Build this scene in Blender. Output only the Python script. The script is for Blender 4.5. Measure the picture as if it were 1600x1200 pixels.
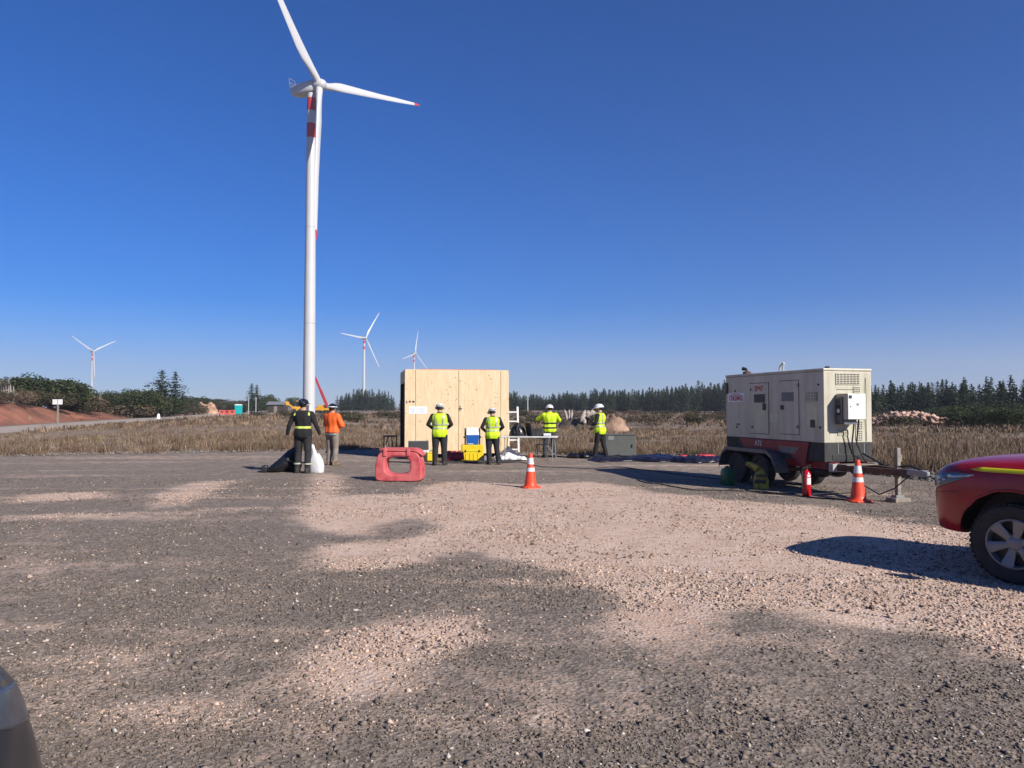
import bpy, bmesh, math, random
import numpy as np
from mathutils import Vector, Matrix, Euler
R = math.radians
rnd = random.Random(7); rng = np.random.default_rng(7)
scene = bpy.context.scene
for o in list(bpy.data.objects): bpy.data.objects.remove(o)

# ------------------------------------------------------------------ camera, sky, sun, exposure
FPX, PITCH, EYE = 1155.0, math.atan(36 / 1155.0), 1.65
cam = bpy.data.cameras.new('camera'); cam.sensor_width = 36; cam.lens = 36 * FPX / 1600
cam.clip_start = .1; cam.clip_end = 20000
camo = bpy.data.objects.new('camera', cam); scene.collection.objects.link(camo)
camo.location = (0, 0, EYE); camo.rotation_euler = (math.pi / 2 + PITCH, 0, 0)
scene.camera = camo
SUN_EL, SUN_AZ = R(32), R(43)      # azimuth: how far the shadows turn away from -X towards +Y
sun_dir = Vector((math.cos(SUN_EL) * math.cos(SUN_AZ), -math.cos(SUN_EL) * math.sin(SUN_AZ), math.sin(SUN_EL)))
world = bpy.data.worlds.new('World'); scene.world = world; world.use_nodes = True
wn = world.node_tree.nodes; bg = wn['Background']
sky = wn.new('ShaderNodeTexSky'); sky.sky_type = 'NISHITA'; sky.sun_disc = False
sky.sun_elevation = SUN_EL; sky.sun_rotation = math.atan2(sun_dir.x, sun_dir.y)
sky.altitude = 400; sky.air_density = 1.0; sky.dust_density = .1; sky.ozone_density = 3.0
hsv = wn.new('ShaderNodeHueSaturation'); hsv.inputs['Saturation'].default_value = 1.30
tint = wn.new('ShaderNodeMix'); tint.data_type = 'RGBA'; tint.blend_type = 'MULTIPLY'; tint.inputs[0].default_value = 1; tint.inputs[7].default_value = (.76, .955, 1.50, 1)
world.node_tree.links.new(sky.outputs[0], tint.inputs[6]); world.node_tree.links.new(tint.outputs[2], hsv.inputs['Color'])
world.node_tree.links.new(hsv.outputs[0], bg.inputs[0]); bg.inputs[1].default_value = .046
sl = bpy.data.lights.new('sun', 'SUN'); sl.energy = 5.0; sl.angle = R(.5); sl.color = (1, .94, .86)
so = bpy.data.objects.new('sun', sl); scene.collection.objects.link(so)
so.rotation_euler = sun_dir.to_track_quat('Z', 'Y').to_euler()
vs = scene.view_settings; vs.view_transform = 'Standard'; vs.look = 'None'; vs.exposure = .64; vs.gamma = 1

# ------------------------------------------------------------------ helpers
def G(px, py, z=0.0):
    """ground point (height z) seen at a pixel of the 1600x1200 photograph"""
    dx, du = (px - 800) / FPX, -(py - 600) / FPX
    d = Vector((dx, math.cos(PITCH) - du * math.sin(PITCH), math.sin(PITCH) + du * math.cos(PITCH)))
    t = (z - EYE) / d.z
    return Vector((d.x * t, d.y * t, z))
def AX(px, D): return (px - 800) / FPX * D
def AZ(py, D): return EYE + (636 - py) / FPX * D

M = {}
def mat(name, col, rough=.6, metal=0, var=.12, scale=6, bump=0, bscale=60, attr=False, coat=0, spec=.5, col2=None, trans=0):
    col = [c*.80 for c in col]; col2 = [c*.80 for c in col2] if col2 else None     # the exposure is set for these reflectances
    m = bpy.data.materials.new(name); m.use_nodes = True; M[name] = m
    nt = m.node_tree; n = nt.nodes; l = nt.links; b = n['Principled BSDF']
    b.inputs['Roughness'].default_value = rough; b.inputs['Metallic'].default_value = metal
    b.inputs['Specular IOR Level'].default_value = spec
    if coat: b.inputs['Coat Weight'].default_value = coat; b.inputs['Coat Roughness'].default_value = .08
    tc = n.new('ShaderNodeTexCoord')
    c1 = [max(0, c * (1 - var)) for c in col]; c2 = [min(1, c * (1 + var)) for c in (col2 or col)]
    no = n.new('ShaderNodeTexNoise'); no.inputs['Scale'].default_value = scale; no.inputs['Detail'].default_value = 6
    l.new(tc.outputs['Object'], no.inputs['Vector'])
    mx = n.new('ShaderNodeMix'); mx.data_type = 'RGBA'
    mr = n.new('ShaderNodeMapRange'); mr.inputs[1].default_value = .3; mr.inputs[2].default_value = .7
    l.new(no.outputs[0], mr.inputs[0]); l.new(mr.outputs[0], mx.inputs[0])
    mx.inputs[6].default_value = (*c1, 1); mx.inputs[7].default_value = (*c2, 1)
    out = mx.outputs[2]
    if attr:
        at = n.new('ShaderNodeAttribute'); at.attribute_name = 'col'
        m2 = n.new('ShaderNodeMix'); m2.data_type = 'RGBA'; m2.blend_type = 'MULTIPLY'; m2.inputs[0].default_value = 1
        l.new(out, m2.inputs[6]); l.new(at.outputs['Color'], m2.inputs[7]); out = m2.outputs[2]
    l.new(out, b.inputs['Base Color'])
    if bump:
        nb = n.new('ShaderNodeTexNoise'); nb.inputs['Scale'].default_value = bscale; nb.inputs['Detail'].default_value = 5
        l.new(tc.outputs['Object'], nb.inputs['Vector'])
        bp = n.new('ShaderNodeBump'); bp.inputs['Strength'].default_value = bump; bp.inputs['Distance'].default_value = .02
        l.new(nb.outputs[0], bp.inputs['Height']); l.new(bp.outputs[0], b.inputs['Normal'])
    if trans:
        b.inputs['Transmission Weight'].default_value = trans
    return m

mat('white_paint', (.78, .78, .77), .35, var=.03)
mat('turbine_white', (.58, .58, .58), .4, var=.03, scale=.3)
mat('turbine_red', (.55, .03, .03), .45, var=.08, scale=.5)
mat('cream_paint', (.56, .53, .415), .45, var=.09, scale=2.2, bump=.08, bscale=3)
mat('cream_stain', (.60, .60, .40), .5, var=.1, scale=5)
mat('dark_paint', (.022, .022, .023), .5, var=.25, scale=8)
mat('dusty_black', (.028, .028, .028), .75, var=.4, scale=7)
mat('black_rubber', (.02, .02, .021), .8, var=.3, scale=14, bump=.3, bscale=50)
mat('black_plastic', (.015, .015, .016), .45, var=.2)
mat('grey_metal', (.15, .155, .165), .45, .4, var=.15, scale=9)
mat('galv', (.30, .30, .30), .5, .3, var=.2, scale=12)
mat('cabinet_grey', (.115, .12, .105), .55, var=.08)
mat('rust', (.10, .055, .035), .8, var=.4, scale=11, bump=.3)
mat('red_frame', (.27, .005, .018), .5, var=.15, scale=5)
mat('car_red', (.33, .004, .006), .3, var=.14, scale=6, coat=.3)
mat('car_black', (.014, .016, .019), .35, var=.2, scale=5, coat=.25)
mat('barrier_red', (.58, .05, .07), .55, var=.25, scale=5, col2=(.70, .17, .16), bump=.15, bscale=14)
mat('cone_orange', (.90, .075, .02), .5, var=.1, scale=8)
mat('cone_white', (.8, .8, .8), .35, var=.05)
mat('ext_red', (.55, .008, .015), .25, var=.05, coat=.4)
mat('sign_white', (.8, .8, .79), .5, var=.03)
mat('print_red', (.45, .02, .035), .5, var=.05)
mat('print_white', (.6, .58, .55), .5, var=.05)
mat('print_blue', (.45, .55, .75), .6, var=.05)
mat('yellow_case', (.80, .57, .01), .45, var=.08)
mat('yellow_stripe', (.62, .58, .01), .4, var=.05)
mat('cat_yellow', (.75, .36, .01), .5, var=.12, scale=2)
mat('blue_cooler', (.01, .11, .42), .4, var=.06)
mat('green_can', (.01, .12, .04), .45, var=.1)
mat('yellow_bag', (.10, .085, .02), .6, var=.5, scale=7, col2=(.38, .31, .04))
mat('tarp', (.010, .008, .019), .35, var=.4, scale=3, bump=.6, bscale=7)
mat('tarp_red', (.42, .02, .035), .6, var=.2)
mat('black_bag', (.012, .012, .014), .32, var=.3, bump=.5, bscale=8)
mat('white_sack', (.75, .75, .74), .55, var=.06, bump=.4, bscale=12)
mat('toilet_teal', (.0, .42, .42), .45, var=.06)
mat('far_red', (.72, .12, .09), .6, var=.1)
mat('crane_red', (.45, .03, .04), .5, var=.1)
mat('wood_post', (.27, .235, .19), .8, var=.25, scale=9, bump=.3)
mat('concrete', (.42, .41, .38), .85, var=.15, scale=5, bump=.3)
mat('dark_wood', (.05, .035, .025), .85, var=.3, scale=7)
mat('alloy', (.26, .26, .27), .45, .5, var=.06)
mat('glass_dark', (.01, .012, .014), .06, var=.1, coat=.3)
mat('lamp_smoke', (.06, .068, .085), .22, var=.3, scale=9, spec=.3)
mat('lamp_glass', (.075, .085, .09), .2, var=.25, scale=9, coat=.8)
mat('lamp_chrome', (.40, .42, .46), .2, .8, var=.15, scale=14)
mat('skin', (.42, .24, .16), .55, var=.08, scale=12)
mat('hair', (.015, .011, .009), .7, var=.3)
mat('cloth_black', (.008, .008, .009), .9, var=.3, scale=9, bump=.35, bscale=22)
mat('cloth_navy', (.014, .015, .022), .9, var=.3, scale=9, bump=.35, bscale=22)
mat('cloth_charcoal', (.018, .018, .02), .9, var=.3, scale=9, bump=.35, bscale=22)
mat('cloth_khaki', (.23, .19, .155), .85, var=.25, scale=6, bump=.35, bscale=18)
mat('cloth_jean', (.035, .042, .06), .85, var=.3, scale=8, bump=.3, bscale=22)
mat('hivis', (.56, .78, .006), .7, var=.1, scale=7, bump=.35, bscale=14)
mat('hivis_orange', (.90, .135, .012), .7, var=.12, scale=7, bump=.4, bscale=12)
mat('reflect', (.48, .52, .36), .4, .2, var=.1)
mat('reflect_green', (.62, .75, .12), .45, var=.1)
mat('helmet_white', (.80, .80, .80), .25, var=.03, coat=.3)
mat('helmet_black', (.012, .012, .013), .2, var=.1, coat=.5)
mat('boot', (.03, .025, .02), .8, var=.4, scale=14)
mat('boot_tan', (.17, .11, .07), .8, var=.3, scale=14)
mat('bark', (.10, .075, .055), .9, var=.35, scale=5, bump=.5)
mat('bark_grey', (.28, .25, .22), .9, var=.35, scale=3, bump=.6, bscale=8)
mat('soil_orange', (.30, .165, .095), .95, var=.35, scale=1.2, col2=(.44, .28, .185), bump=.6, bscale=3)
mat('soil_dull', (.20, .125, .08), .95, var=.35, scale=1.4, col2=(.34, .22, .15), bump=.7, bscale=4)
mat('rock_dark', (.09, .075, .055), .9, var=.3, scale=2, bump=.5, bscale=6)
mat('rock_pale', (.42, .36, .31), .9, var=.3, scale=3, bump=.5, bscale=6)

def streak(name, dark, vec=(7, 7, .6), a=.46, b_=.74, sc=1.0):
    """grime: stretched noise multiplied over a paint"""
    nt = M[name].node_tree; n = nt.nodes; l = nt.links; b = n['Principled BSDF']; src = b.inputs['Base Color'].links[0].from_socket
    tc = n.new('ShaderNodeTexCoord'); mp = n.new('ShaderNodeMapping'); mp.inputs['Scale'].default_value = vec; l.new(tc.outputs['Object'], mp.inputs[0])
    no = n.new('ShaderNodeTexNoise'); no.inputs['Scale'].default_value = sc; no.inputs['Detail'].default_value = 7; no.inputs['Roughness'].default_value = .7; l.new(mp.outputs[0], no.inputs[0])
    mr = n.new('ShaderNodeMapRange'); mr.inputs[1].default_value = a; mr.inputs[2].default_value = b_; l.new(no.outputs[0], mr.inputs[0])
    mx = n.new('ShaderNodeMix'); mx.data_type = 'RGBA'; mx.blend_type = 'MULTIPLY'; l.new(mr.outputs[0], mx.inputs[0]); l.new(src, mx.inputs[6]); mx.inputs[7].default_value = (*dark, 1); l.new(mx.outputs[2], b.inputs['Base Color'])
streak('cream_paint', (.70, .66, .56)); streak('barrier_red', (.62, .66, .62), (5, 5, 5)); streak('cone_orange', (.62, .66, .7), (14, 14, 9)); streak('cone_white', (.62, .6, .56), (14, 14, 9))
streak('white_paint', (.86, .84, .80), (5, 5, 2)); streak('car_red', (.80, .84, .86), (4, 4, 9)); streak('dusty_black', (1.9, 1.8, 1.7), (3, 3, 1)); streak('black_rubber', (2.2, 1.9, 1.6), (5, 5, 5)); streak('red_frame', (.6, .6, .6), (5, 5, 2))

class MB:
    def __init__(s): s.v = []; s.f = []; s.m = []
    def add(s, vs, fs, mi=0):
        k = len(s.v); s.v += [tuple(v) for v in vs]; s.f += [tuple(i + k for i in f) for f in fs]; s.m += [mi] * len(fs); return s
    def box(s, x0, x1, y0, y1, z0, z1, mi=0, mx=None):
        vs = [Vector(p) for p in ((x0,y0,z0),(x1,y0,z0),(x1,y1,z0),(x0,y1,z0),(x0,y0,z1),(x1,y0,z1),(x1,y1,z1),(x0,y1,z1))]
        if mx: vs = [mx @ v for v in vs]
        return s.add(vs, [(0,3,2,1),(4,5,6,7),(0,1,5,4),(1,2,6,5),(2,3,7,6),(3,0,4,7)], mi)
    def loft(s, rings, cap=True, close=True, mi=0):
        n = len(rings[0]); k = len(s.v); fs = []
        for i in range(len(rings) - 1):
            for j in range(n if close else n - 1):
                a, b = i*n + j, i*n + (j+1) % n
                fs.append((a, b, b + n, a + n))
        if cap: fs += [tuple(reversed(range(n))), tuple(range((len(rings)-1)*n, len(rings)*n))]
        return s.add([p for r in rings for p in r], fs, mi)
    def tube(s, pts, rad, n=8, mi=0, cap=True):
        pts = [Vector(p) for p in pts]; rings = []
        rad = rad if isinstance(rad, (list, tuple)) else [rad] * len(pts)
        up = None
        for i, p in enumerate(pts):
            t = (pts[min(i+1, len(pts)-1)] - pts[max(i-1, 0)]).normalized()
            if up is None: up = Vector((0, 0, 1)) if abs(t.z) < .9 else Vector((1, 0, 0))
            a = t.cross(up).normalized(); b = a.cross(t).normalized(); up = b
            rings.append([p + (a*math.cos(2*math.pi*j/n) + b*math.sin(2*math.pi*j/n)) * rad[i] for j in range(n)])
        return s.loft(rings, cap, True, mi)
    def bar(s, p0, p1, w, h=None, mi=0):
        p0, p1 = Vector(p0), Vector(p1); t = (p1 - p0).normalized(); h = h or w
        up = Vector((0, 0, 1)) if abs(t.z) < .95 else Vector((0, 1, 0))
        a = t.cross(up).normalized() * w/2; b = a.cross(t).normalized() * h/2
        return s.loft([[p + a + b, p - a + b, p - a - b, p + a - b] for p in (p0, p1)], True, True, mi)
    def lathe(s, prof, n=20, mx=None, mi=0, cap=True):
        rings = []
        for r, z in prof:
            rr = [Vector((r*math.cos(2*math.pi*j/n), r*math.sin(2*math.pi*j/n), z)) for j in range(n)]
            rings.append([mx @ v for v in rr] if mx else rr)
        return s.loft(rings, cap, True, mi)
    def ell(s, c, r, n=14, k=9, mx=None, mi=0):
        prof = []
        rings = []
        for i in range(k + 1):
            a = -math.pi/2 + math.pi * (i + .0) / k
            ca = max(math.cos(a), .02)
            rr = [Vector((c[0] + r[0]*ca*math.cos(2*math.pi*j/n), c[1] + r[1]*ca*math.sin(2*math.pi*j/n), c[2] + r[2]*math.sin(a))) for j in range(n)]
            rings.append([mx @ v for v in rr] if mx else rr)
        return s.loft(rings, True, True, mi)
    def xform(s, mx): s.v = [tuple(mx @ Vector(v)) for v in s.v]; return s
    def build(s, name, mats, parent=None, smooth=False, bevel=0, loc=None, seg=2):
        me = bpy.data.meshes.new(name); me.from_pydata(s.v, [], s.f)
        mats = mats if isinstance(mats, (list, tuple)) else [mats]
        for q in mats: me.materials.append(M[q] if isinstance(q, str) else q)
        if len(mats) > 1: me.polygons.foreach_set('material_index', s.m)
        bm = bmesh.new(); bm.from_mesh(me); bmesh.ops.recalc_face_normals(bm, faces=bm.faces); bm.to_mesh(me); bm.free()
        if smooth:
            me.polygons.foreach_set('use_smooth', [True] * len(me.polygons))
            if smooth != 'all': me.set_sharp_from_angle(angle=R(40))
        o = bpy.data.objects.new(name, me); scene.collection.objects.link(o)
        if loc: o.location = loc
        if parent: o.parent = parent
        if bevel:
            b = o.modifiers.new('bevel', 'BEVEL'); b.width = bevel; b.segments = seg; b.limit_method = 'ANGLE'; b.harden_normals = False
        return o

def tag(o, label, cat=None, group=None, kind=None):
    if label: o['label'] = label
    if cat: o['category'] = cat
    if group: o['group'] = group
    if kind: o['kind'] = kind
    return o
def thing(name, label, cat, loc=(0, 0, 0), rz=0, group=None):
    o = bpy.data.objects.new(name, None); scene.collection.objects.link(o); o.empty_display_size = .2
    o.location = loc; o.rotation_euler = (0, 0, rz)
    return tag(o, label, cat, group)
def npmesh(name, V, F, mats, col=None, smooth=False, parent=None):
    """V (n,3), F (m,3|4) arrays; col (n,3) point colours"""
    me = bpy.data.meshes.new(name); V = np.asarray(V, np.float32); F = np.asarray(F, np.int32); k = F.shape[1]
    me.vertices.add(len(V)); me.vertices.foreach_set('co', V.ravel())
    me.loops.add(F.size); me.loops.foreach_set('vertex_index', F.ravel())
    me.polygons.add(len(F)); me.polygons.foreach_set('loop_start', np.arange(0, F.size, k, dtype=np.int32))
    me.update(calc_edges=True)
    if smooth: me.polygons.foreach_set('use_smooth', np.ones(len(F), bool))
    if col is not None:
        a = me.color_attributes.new('col', 'FLOAT_COLOR', 'POINT')
        a.data.foreach_set('color', np.hstack([col, np.ones((len(V), 1))]).astype(np.float32).ravel())
    for q in (mats if isinstance(mats, (list, tuple)) else [mats]): me.materials.append(M[q] if isinstance(q, str) else q)
    me.validate()
    o = bpy.data.objects.new(name, me); scene.collection.objects.link(o)
    if parent: o.parent = parent
    return o
def copy_tree(o, parent=None):
    c = o.copy(); scene.collection.objects.link(c); c.parent = parent
    for ch in [q for q in bpy.data.objects if q.parent == o]: copy_tree(ch, c)
    return c
_perm = rng.random((256, 256))
def vnoise(x, y):
    xi = np.floor(x).astype(int); yi = np.floor(y).astype(int); fx = x - xi; fy = y - yi
    fx = fx*fx*(3 - 2*fx); fy = fy*fy*(3 - 2*fy)
    g = lambda a, b: _perm[a & 255, b & 255]
    return (g(xi, yi)*(1-fx) + g(xi+1, yi)*fx)*(1-fy) + (g(xi, yi+1)*(1-fx) + g(xi+1, yi+1)*fx)*fy
def fbm(x, y, o=4):
    t = 0; a = .5; n = 0
    for i in range(o): t = t + a*vnoise(x + 17.3*i, y - 9.1*i); n += a; a *= .5; x = x*2.03; y = y*2.03
    return t / n
def text(s, size, matname, parent, mx, name='lettering', ext=.0015):
    cu = bpy.data.curves.new('t', 'FONT'); cu.body = s; cu.size = size; cu.extrude = ext; cu.offset = size*.02; cu.align_x = 'CENTER'; cu.align_y = 'CENTER'
    to = bpy.data.objects.new('t', cu); scene.collection.objects.link(to)
    dg = bpy.context.evaluated_depsgraph_get()
    me = bpy.data.meshes.new_from_object(to.evaluated_get(dg)); bpy.data.objects.remove(to)
    me.materials.clear(); me.materials.append(M[matname])
    o = bpy.data.objects.new(name, me); scene.collection.objects.link(o); o.parent = parent; o.matrix_local = mx
    return o

# ------------------------------------------------------------------ ground
EX = [-60, -30, -17.5, -10, -5, .9, 3, 6, 8, 9.5, 12, 20, 40]
EY = [20, 23, 25, 27.9, 29.6, 26.6, 24.8, 25.8, 21, 17.6, 17, 16, 14]
def edge(x): return np.interp(x, EX, EY) + 1.3*(fbm(x*.7 + 3, x*0 + 5.5, 4) - .5)
ROAD = np.array([(-30, 20), (-36.7, 53), (-47.7, 95), (-63, 159), (-82, 230), (-100, 300)], float)
def road_dist(x, y):
    """signed distance to the road's middle line, positive on its far (left) side, and y of the foot point"""
    best = np.full(np.shape(x), 1e9); sg = np.zeros(np.shape(x)); ty = np.zeros(np.shape(x))
    for (ax, ay), (bx, by) in zip(ROAD[:-1], ROAD[1:]):
        dx, dy = bx-ax, by-ay; L = dx*dx + dy*dy
        t = np.clip(((x-ax)*dx + (y-ay)*dy)/L, 0, 1); cx, cy = ax+t*dx, ay+t*dy
        d = np.hypot(x-cx, y-cy); c = dx*(y-ay) - dy*(x-ax)
        u = d < best; best = np.where(u, d, best); sg = np.where(u, np.sign(c), sg); ty = np.where(u, cy, ty)
    return best*sg, ty
def bank_h(ty): return np.interp(ty, [20, 60, 76, 100, 130, 170], [3.4, 3.1, 2.3, 1.1, .5, .2])
def terrain(x, y):
    x = np.asarray(x, float); y = np.asarray(y, float)
    e = edge(x); out = np.clip((y - e + .2)/1.2, 0, 1)
    r = np.hypot(x, y)
    n = (fbm(x*.12, y*.12) - .5)*.3 + (fbm(x*.02 + 7, y*.02) - .5)*1.2*np.clip((r-40)/100, 0, 1)
    hump = .75*np.exp(-((x+21)/9)**2 - ((y-60)/11)**2)
    d, ty = road_dist(x, y)
    flat = np.clip((np.abs(d) - 4.2)/3, 0, 1)
    gul = (fbm(x*.55, y*.18, 3) - .5)*1.6 + (fbm(x*1.3, y*.7, 3) - .5)*.6
    B = bank_h(ty); w = np.clip((d - 5.0 + gul*.9)/(4.2), 0, 1); w = w*w*(3-2*w)
    bank = np.where(d > 0, B*w + np.clip(d-10, 0, 60)*.018*np.clip(B, 0, 1.5), 0)
    h = (n + hump)*flat + bank
    return np.where(out > 0, h*out + .02*out, 0) - .09*(1-out)
rr = np.concatenate([[0, 6, 12, 15], np.geomspace(17, 150, 120), np.geomspace(156, 6000, 60)])
aa = np.concatenate([np.linspace(-R(48), R(48), 340), np.linspace(R(50), R(310), 90)])
A, Q = np.meshgrid(aa, rr); X = Q*np.sin(A); Y = Q*np.cos(A); Z = terrain(X, Y)
na, nr = len(aa), len(rr); idx = np.arange(na*nr).reshape(nr, na)
i0 = idx[:-1]; i1 = idx[1:]
Fq = np.stack([i0, i1, np.roll(i1, -1, 1), np.roll(i0, -1, 1)], -1).reshape(-1, 4)
d_, ty_ = road_dist(X, Y); B_ = bank_h(ty_)
redmask = np.clip((d_-4.4)/.6, 0, 1)*np.clip((10.2 + 3*(fbm(X*.35, Y*.35)-.5) - d_)/1.2, 0, 1)*np.clip((B_-.25)/.8, 0, 1)*np.clip((118-ty_)/10, 0, 1)
fieldc = np.array([.20, .145, .095])[None, None]*(.75 + .6*fbm(X*.08, Y*.08)[..., None])
green = np.clip((fbm(X*.03 + 9, Y*.03)-.5)*4, 0, 1)[..., None]*np.clip((np.hypot(X, Y)-50)/50, 0, 1)[..., None]
fieldc = fieldc*(1-.55*green) + np.array([.13, .13, .06])*.55*green
redc = np.array([.27, .105, .06])*(.35 + 1.25*fbm(X*.9, Y*.22, 5)[..., None])
colr = fieldc*(1-redmask[..., None]) + redc*redmask[..., None]
mat('field_soil', (1, 1, 1), .95, var=.25, scale=.8, attr=True, bump=.5, bscale=3)
ter = npmesh('dry_field', np.stack([X, Y, Z], -1).reshape(-1, 3), Fq, 'field_soil', colr.reshape(-1, 3), smooth=True)
tag(ter, 'flat field of dry brown earth with a red soil bank', kind='structure')

# gravel pad: fine grid with stained patches of pale pink dirt
PX0, PX1, PY0, PY1, C = -27, 27, -6, 31, .11
gx = np.arange(PX0, PX1, C); gy = np.arange(PY0, PY1, C); GX, GY = np.meshgrid(gx, gy)
def pip(poly, x, y):
    ins = np.zeros(x.shape, bool); n = len(poly)
    for i in range(n):
        (x1, y1), (x2, y2) = poly[i], poly[(i+1) % n]
        c = ((y1 > y) != (y2 > y)); xi = (x2-x1)*(y-y1)/((y2-y1) if y2 != y1 else 1e-9) + x1
        ins ^= c & (x < xi)
    return ins
PATCH = [ # photograph pixels of each dirt patch, strength, blur passes, warp
 ([(475,795),(500,775),(640,772),(700,752),(820,757),(920,752),(1010,768),(1130,782),(1280,790),(1380,815),(1480,828),(1600,830),(1700,850),(1700,1080),(1600,1035),(1480,990),(1330,985),(1230,960),(1125,945),(1115,985),(1060,1000),(985,990),(955,950),(945,925),(890,895),(830,880),(780,866),(700,862),(620,880),(540,893),(485,893),(478,868),(510,852),(570,846),(555,838),(482,826)], 1.0, 2, .25),
 ([(545,845),(600,815),(665,810),(690,825),(640,842),(590,848)], -.9, 2, .2),
 ([(485,740),(530,742),(548,775),(520,795),(470,792)], .7, 3, .25),
 ([(435,1062),(540,1010),(600,975),(690,962),(775,968),(782,990),(700,1020),(640,1045),(570,1085),(510,1085)], .95, 2, .2),
 ([(0,778),(90,770),(160,768),(150,780),(60,786),(0,787)], .75, 3, .3),
 ([(230,790),(250,772),(300,755),(400,748),(330,765),(290,785),(240,796)], .7, 3, .3),
 ([(0,806),(250,798),(480,790),(700,785),(480,795),(260,806),(0,812)], .5, 3, .2),
 ([(330,945),(380,925),(400,930),(380,955),(330,962)], .5, 3, .2),
 ([(740,930),(780,920),(790,935),(750,945)], .6, 3, .15),
 ([(0,1015),(120,1005),(190,1005),(290,1010),(300,1030),(220,1050),(150,1075),(60,1110),(0,1120)], .42, 4, .25),
 ([(200,1010),(300,1005),(420,1040),(330,1070),(200,1080)], .26, 4, .2),
 ([(60,1120),(250,1100),(420,1110),(380,1150),(150,1160)], .3, 4, .2),
 ([(290,1190),(420,1170),(560,1180),(480,1210),(300,1215)], .6, 3, .15),
 ([(790,1150),(900,1130),(980,1125),(900,1160),(820,1180)], .55, 3, .15),
 ([(810,1100),(900,1080),(950,1090),(880,1110)], .4, 3, .15),
 ([(1180,1005),(1240,990),(1320,995),(1350,1010),(1280,1022),(1200,1018)], .7, 3, .15),
 ([(0,925),(60,900),(90,830),(60,820),(0,850)], .35, 4, .3),
 ([(1000,1040),(1200,1020),(1180,1050),(1050,1070)], .3, 4, .15),
]
def blur(a, n):
    for _ in range(n):
        p = np.pad(a, 1, mode='edge'); a = (p[:-2, 1:-1] + p[2:, 1:-1] + p[1:-1, :-2] + p[1:-1, 2:] + p[1:-1, 1:-1])/5
    return a
wx = GX + .9*(fbm(GX*.9, GY*.9)-.5); wy = GY + .9*(fbm(GX*.9 + 40, GY*.9)-.5)
DM = np.zeros(GX.shape)
for poly, st, bl, wp in PATCH:
    pw = [tuple(G(*p)[:2]) for p in poly]
    k = wp*2
    m_ = pip(pw, GX + k*(wx-GX), GY + k*(wy-GY)).astype(float)
    DM = np.maximum(DM, st*blur(m_, bl*3)) if st > 0 else DM + st*blur(m_, bl*3)
DM = np.clip(DM, 0, 1)
far = np.clip((GY-16)/8, 0, 1)
DM = np.clip(DM + .42*np.clip(fbm(GX*.16 + 5, GY*1.0, 5)*2.6 - 1.34, 0, 1) + .16*far, 0, 1)
for (a0, b0, c0) in ((.0045, -.10, 5.2), (.0045, -.10, 6.9), (.012, .22, 9.4), (.012, .22, 11.0), (.003, .05, 13.6), (.003, .05, 15.2), (-.006, .06, 19.0), (-.006, .06, 20.7)):   # wheel tracks: dust pressed into pairs of bands
    yc = c0 + b0*GX + a0*GX**2 + .25*(fbm(GX*.3, GX*0 + c0)-.5)
    DM = np.clip(DM + .34*np.exp(-((GY - yc)/.16)**2)*np.clip(fbm(GX*.5 + c0, GY*.4)*3 - .9, 0, 1), 0, 1)
def dirt_at(x, y):
    i = np.clip(((y-PY0)/C).astype(int), 0, DM.shape[0]-1); j = np.clip(((x-PX0)/C).astype(int), 0, DM.shape[1]-1)
    return DM[i, j]
GZ = .035*(fbm(GX*.25, GY*.25)-.5) + .03*(fbm(GX*2.2, GY*2.2, 3)-.5)
e_ = edge(GX); keep = GY < e_
GZ = GZ - .10*np.clip((GY - e_ + .45)/.45, 0, 1)*np.clip(fbm(GX*3, GY*3)*1.6, .2, 1)
gidx = np.full(GX.shape, -1); kk = np.where(GY < e_ + .25); gidx[kk] = np.arange(len(kk[0]))
q = np.stack([gidx[:-1, :-1], gidx[:-1, 1:], gidx[1:, 1:], gidx[1:, :-1]], -1).reshape(-1, 4); q = q[(q >= 0).all(1)]
pm = bpy.data.materials.new('gravel_ground'); pm.use_nodes = True; M['gravel_ground'] = pm
nt = pm.node_tree; n = nt.nodes; l = nt.links; b = n['Principled BSDF']; b.inputs['Roughness'].default_value = .95; b.inputs['Specular IOR Level'].default_value = .2
tc = n.new('ShaderNodeTexCoord'); at = n.new('ShaderNodeAttribute'); at.attribute_name = 'col'
def noise(sc, det=6, rough=.6):
    q_ = n.new('ShaderNodeTexNoise'); q_.inputs['Scale'].default_value = sc; q_.inputs['Detail'].default_value = det; q_.inputs['Roughness'].default_value = rough
    l.new(tc.outputs['Object'], q_.inputs['Vector']); return q_.outputs[0]
def ramp(x, a, b_):
    q_ = n.new('ShaderNodeMapRange'); q_.inputs[1].default_value = a; q_.inputs[2].default_value = b_; l.new(x, q_.inputs[0]); return q_.outputs[0]
def mixc(f, a, b_, mode='MIX'):
    q_ = n.new('ShaderNodeMix'); q_.data_type = 'RGBA'; q_.blend_type = mode
    for s_, i_ in ((f, 0), (a, 6), (b_, 7)):
        if isinstance(s_, (tuple, float, int)): q_.inputs[i_].default_value = s_ if not isinstance(s_, tuple) else (*s_, 1)
        else: l.new(s_, q_.inputs[i_])
    return q_.outputs[2]
vo = n.new('ShaderNodeTexVoronoi'); vo.inputs['Scale'].default_value = 38; l.new(tc.outputs['Object'], vo.inputs['Vector'])
vo2 = n.new('ShaderNodeTexVoronoi'); vo2.inputs['Scale'].default_value = 15; l.new(tc.outputs['Object'], vo2.inputs['Vector'])
sepc = n.new('ShaderNodeSeparateColor'); l.new(vo.outputs['Color'], sepc.inputs[0])
sepc2 = n.new('ShaderNodeSeparateColor'); l.new(vo2.outputs['Color'], sepc2.inputs[0])
gcol = mixc(ramp(noise(.5), .3, .7), (.168, .131, .100), (.214, .168, .130))
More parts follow.
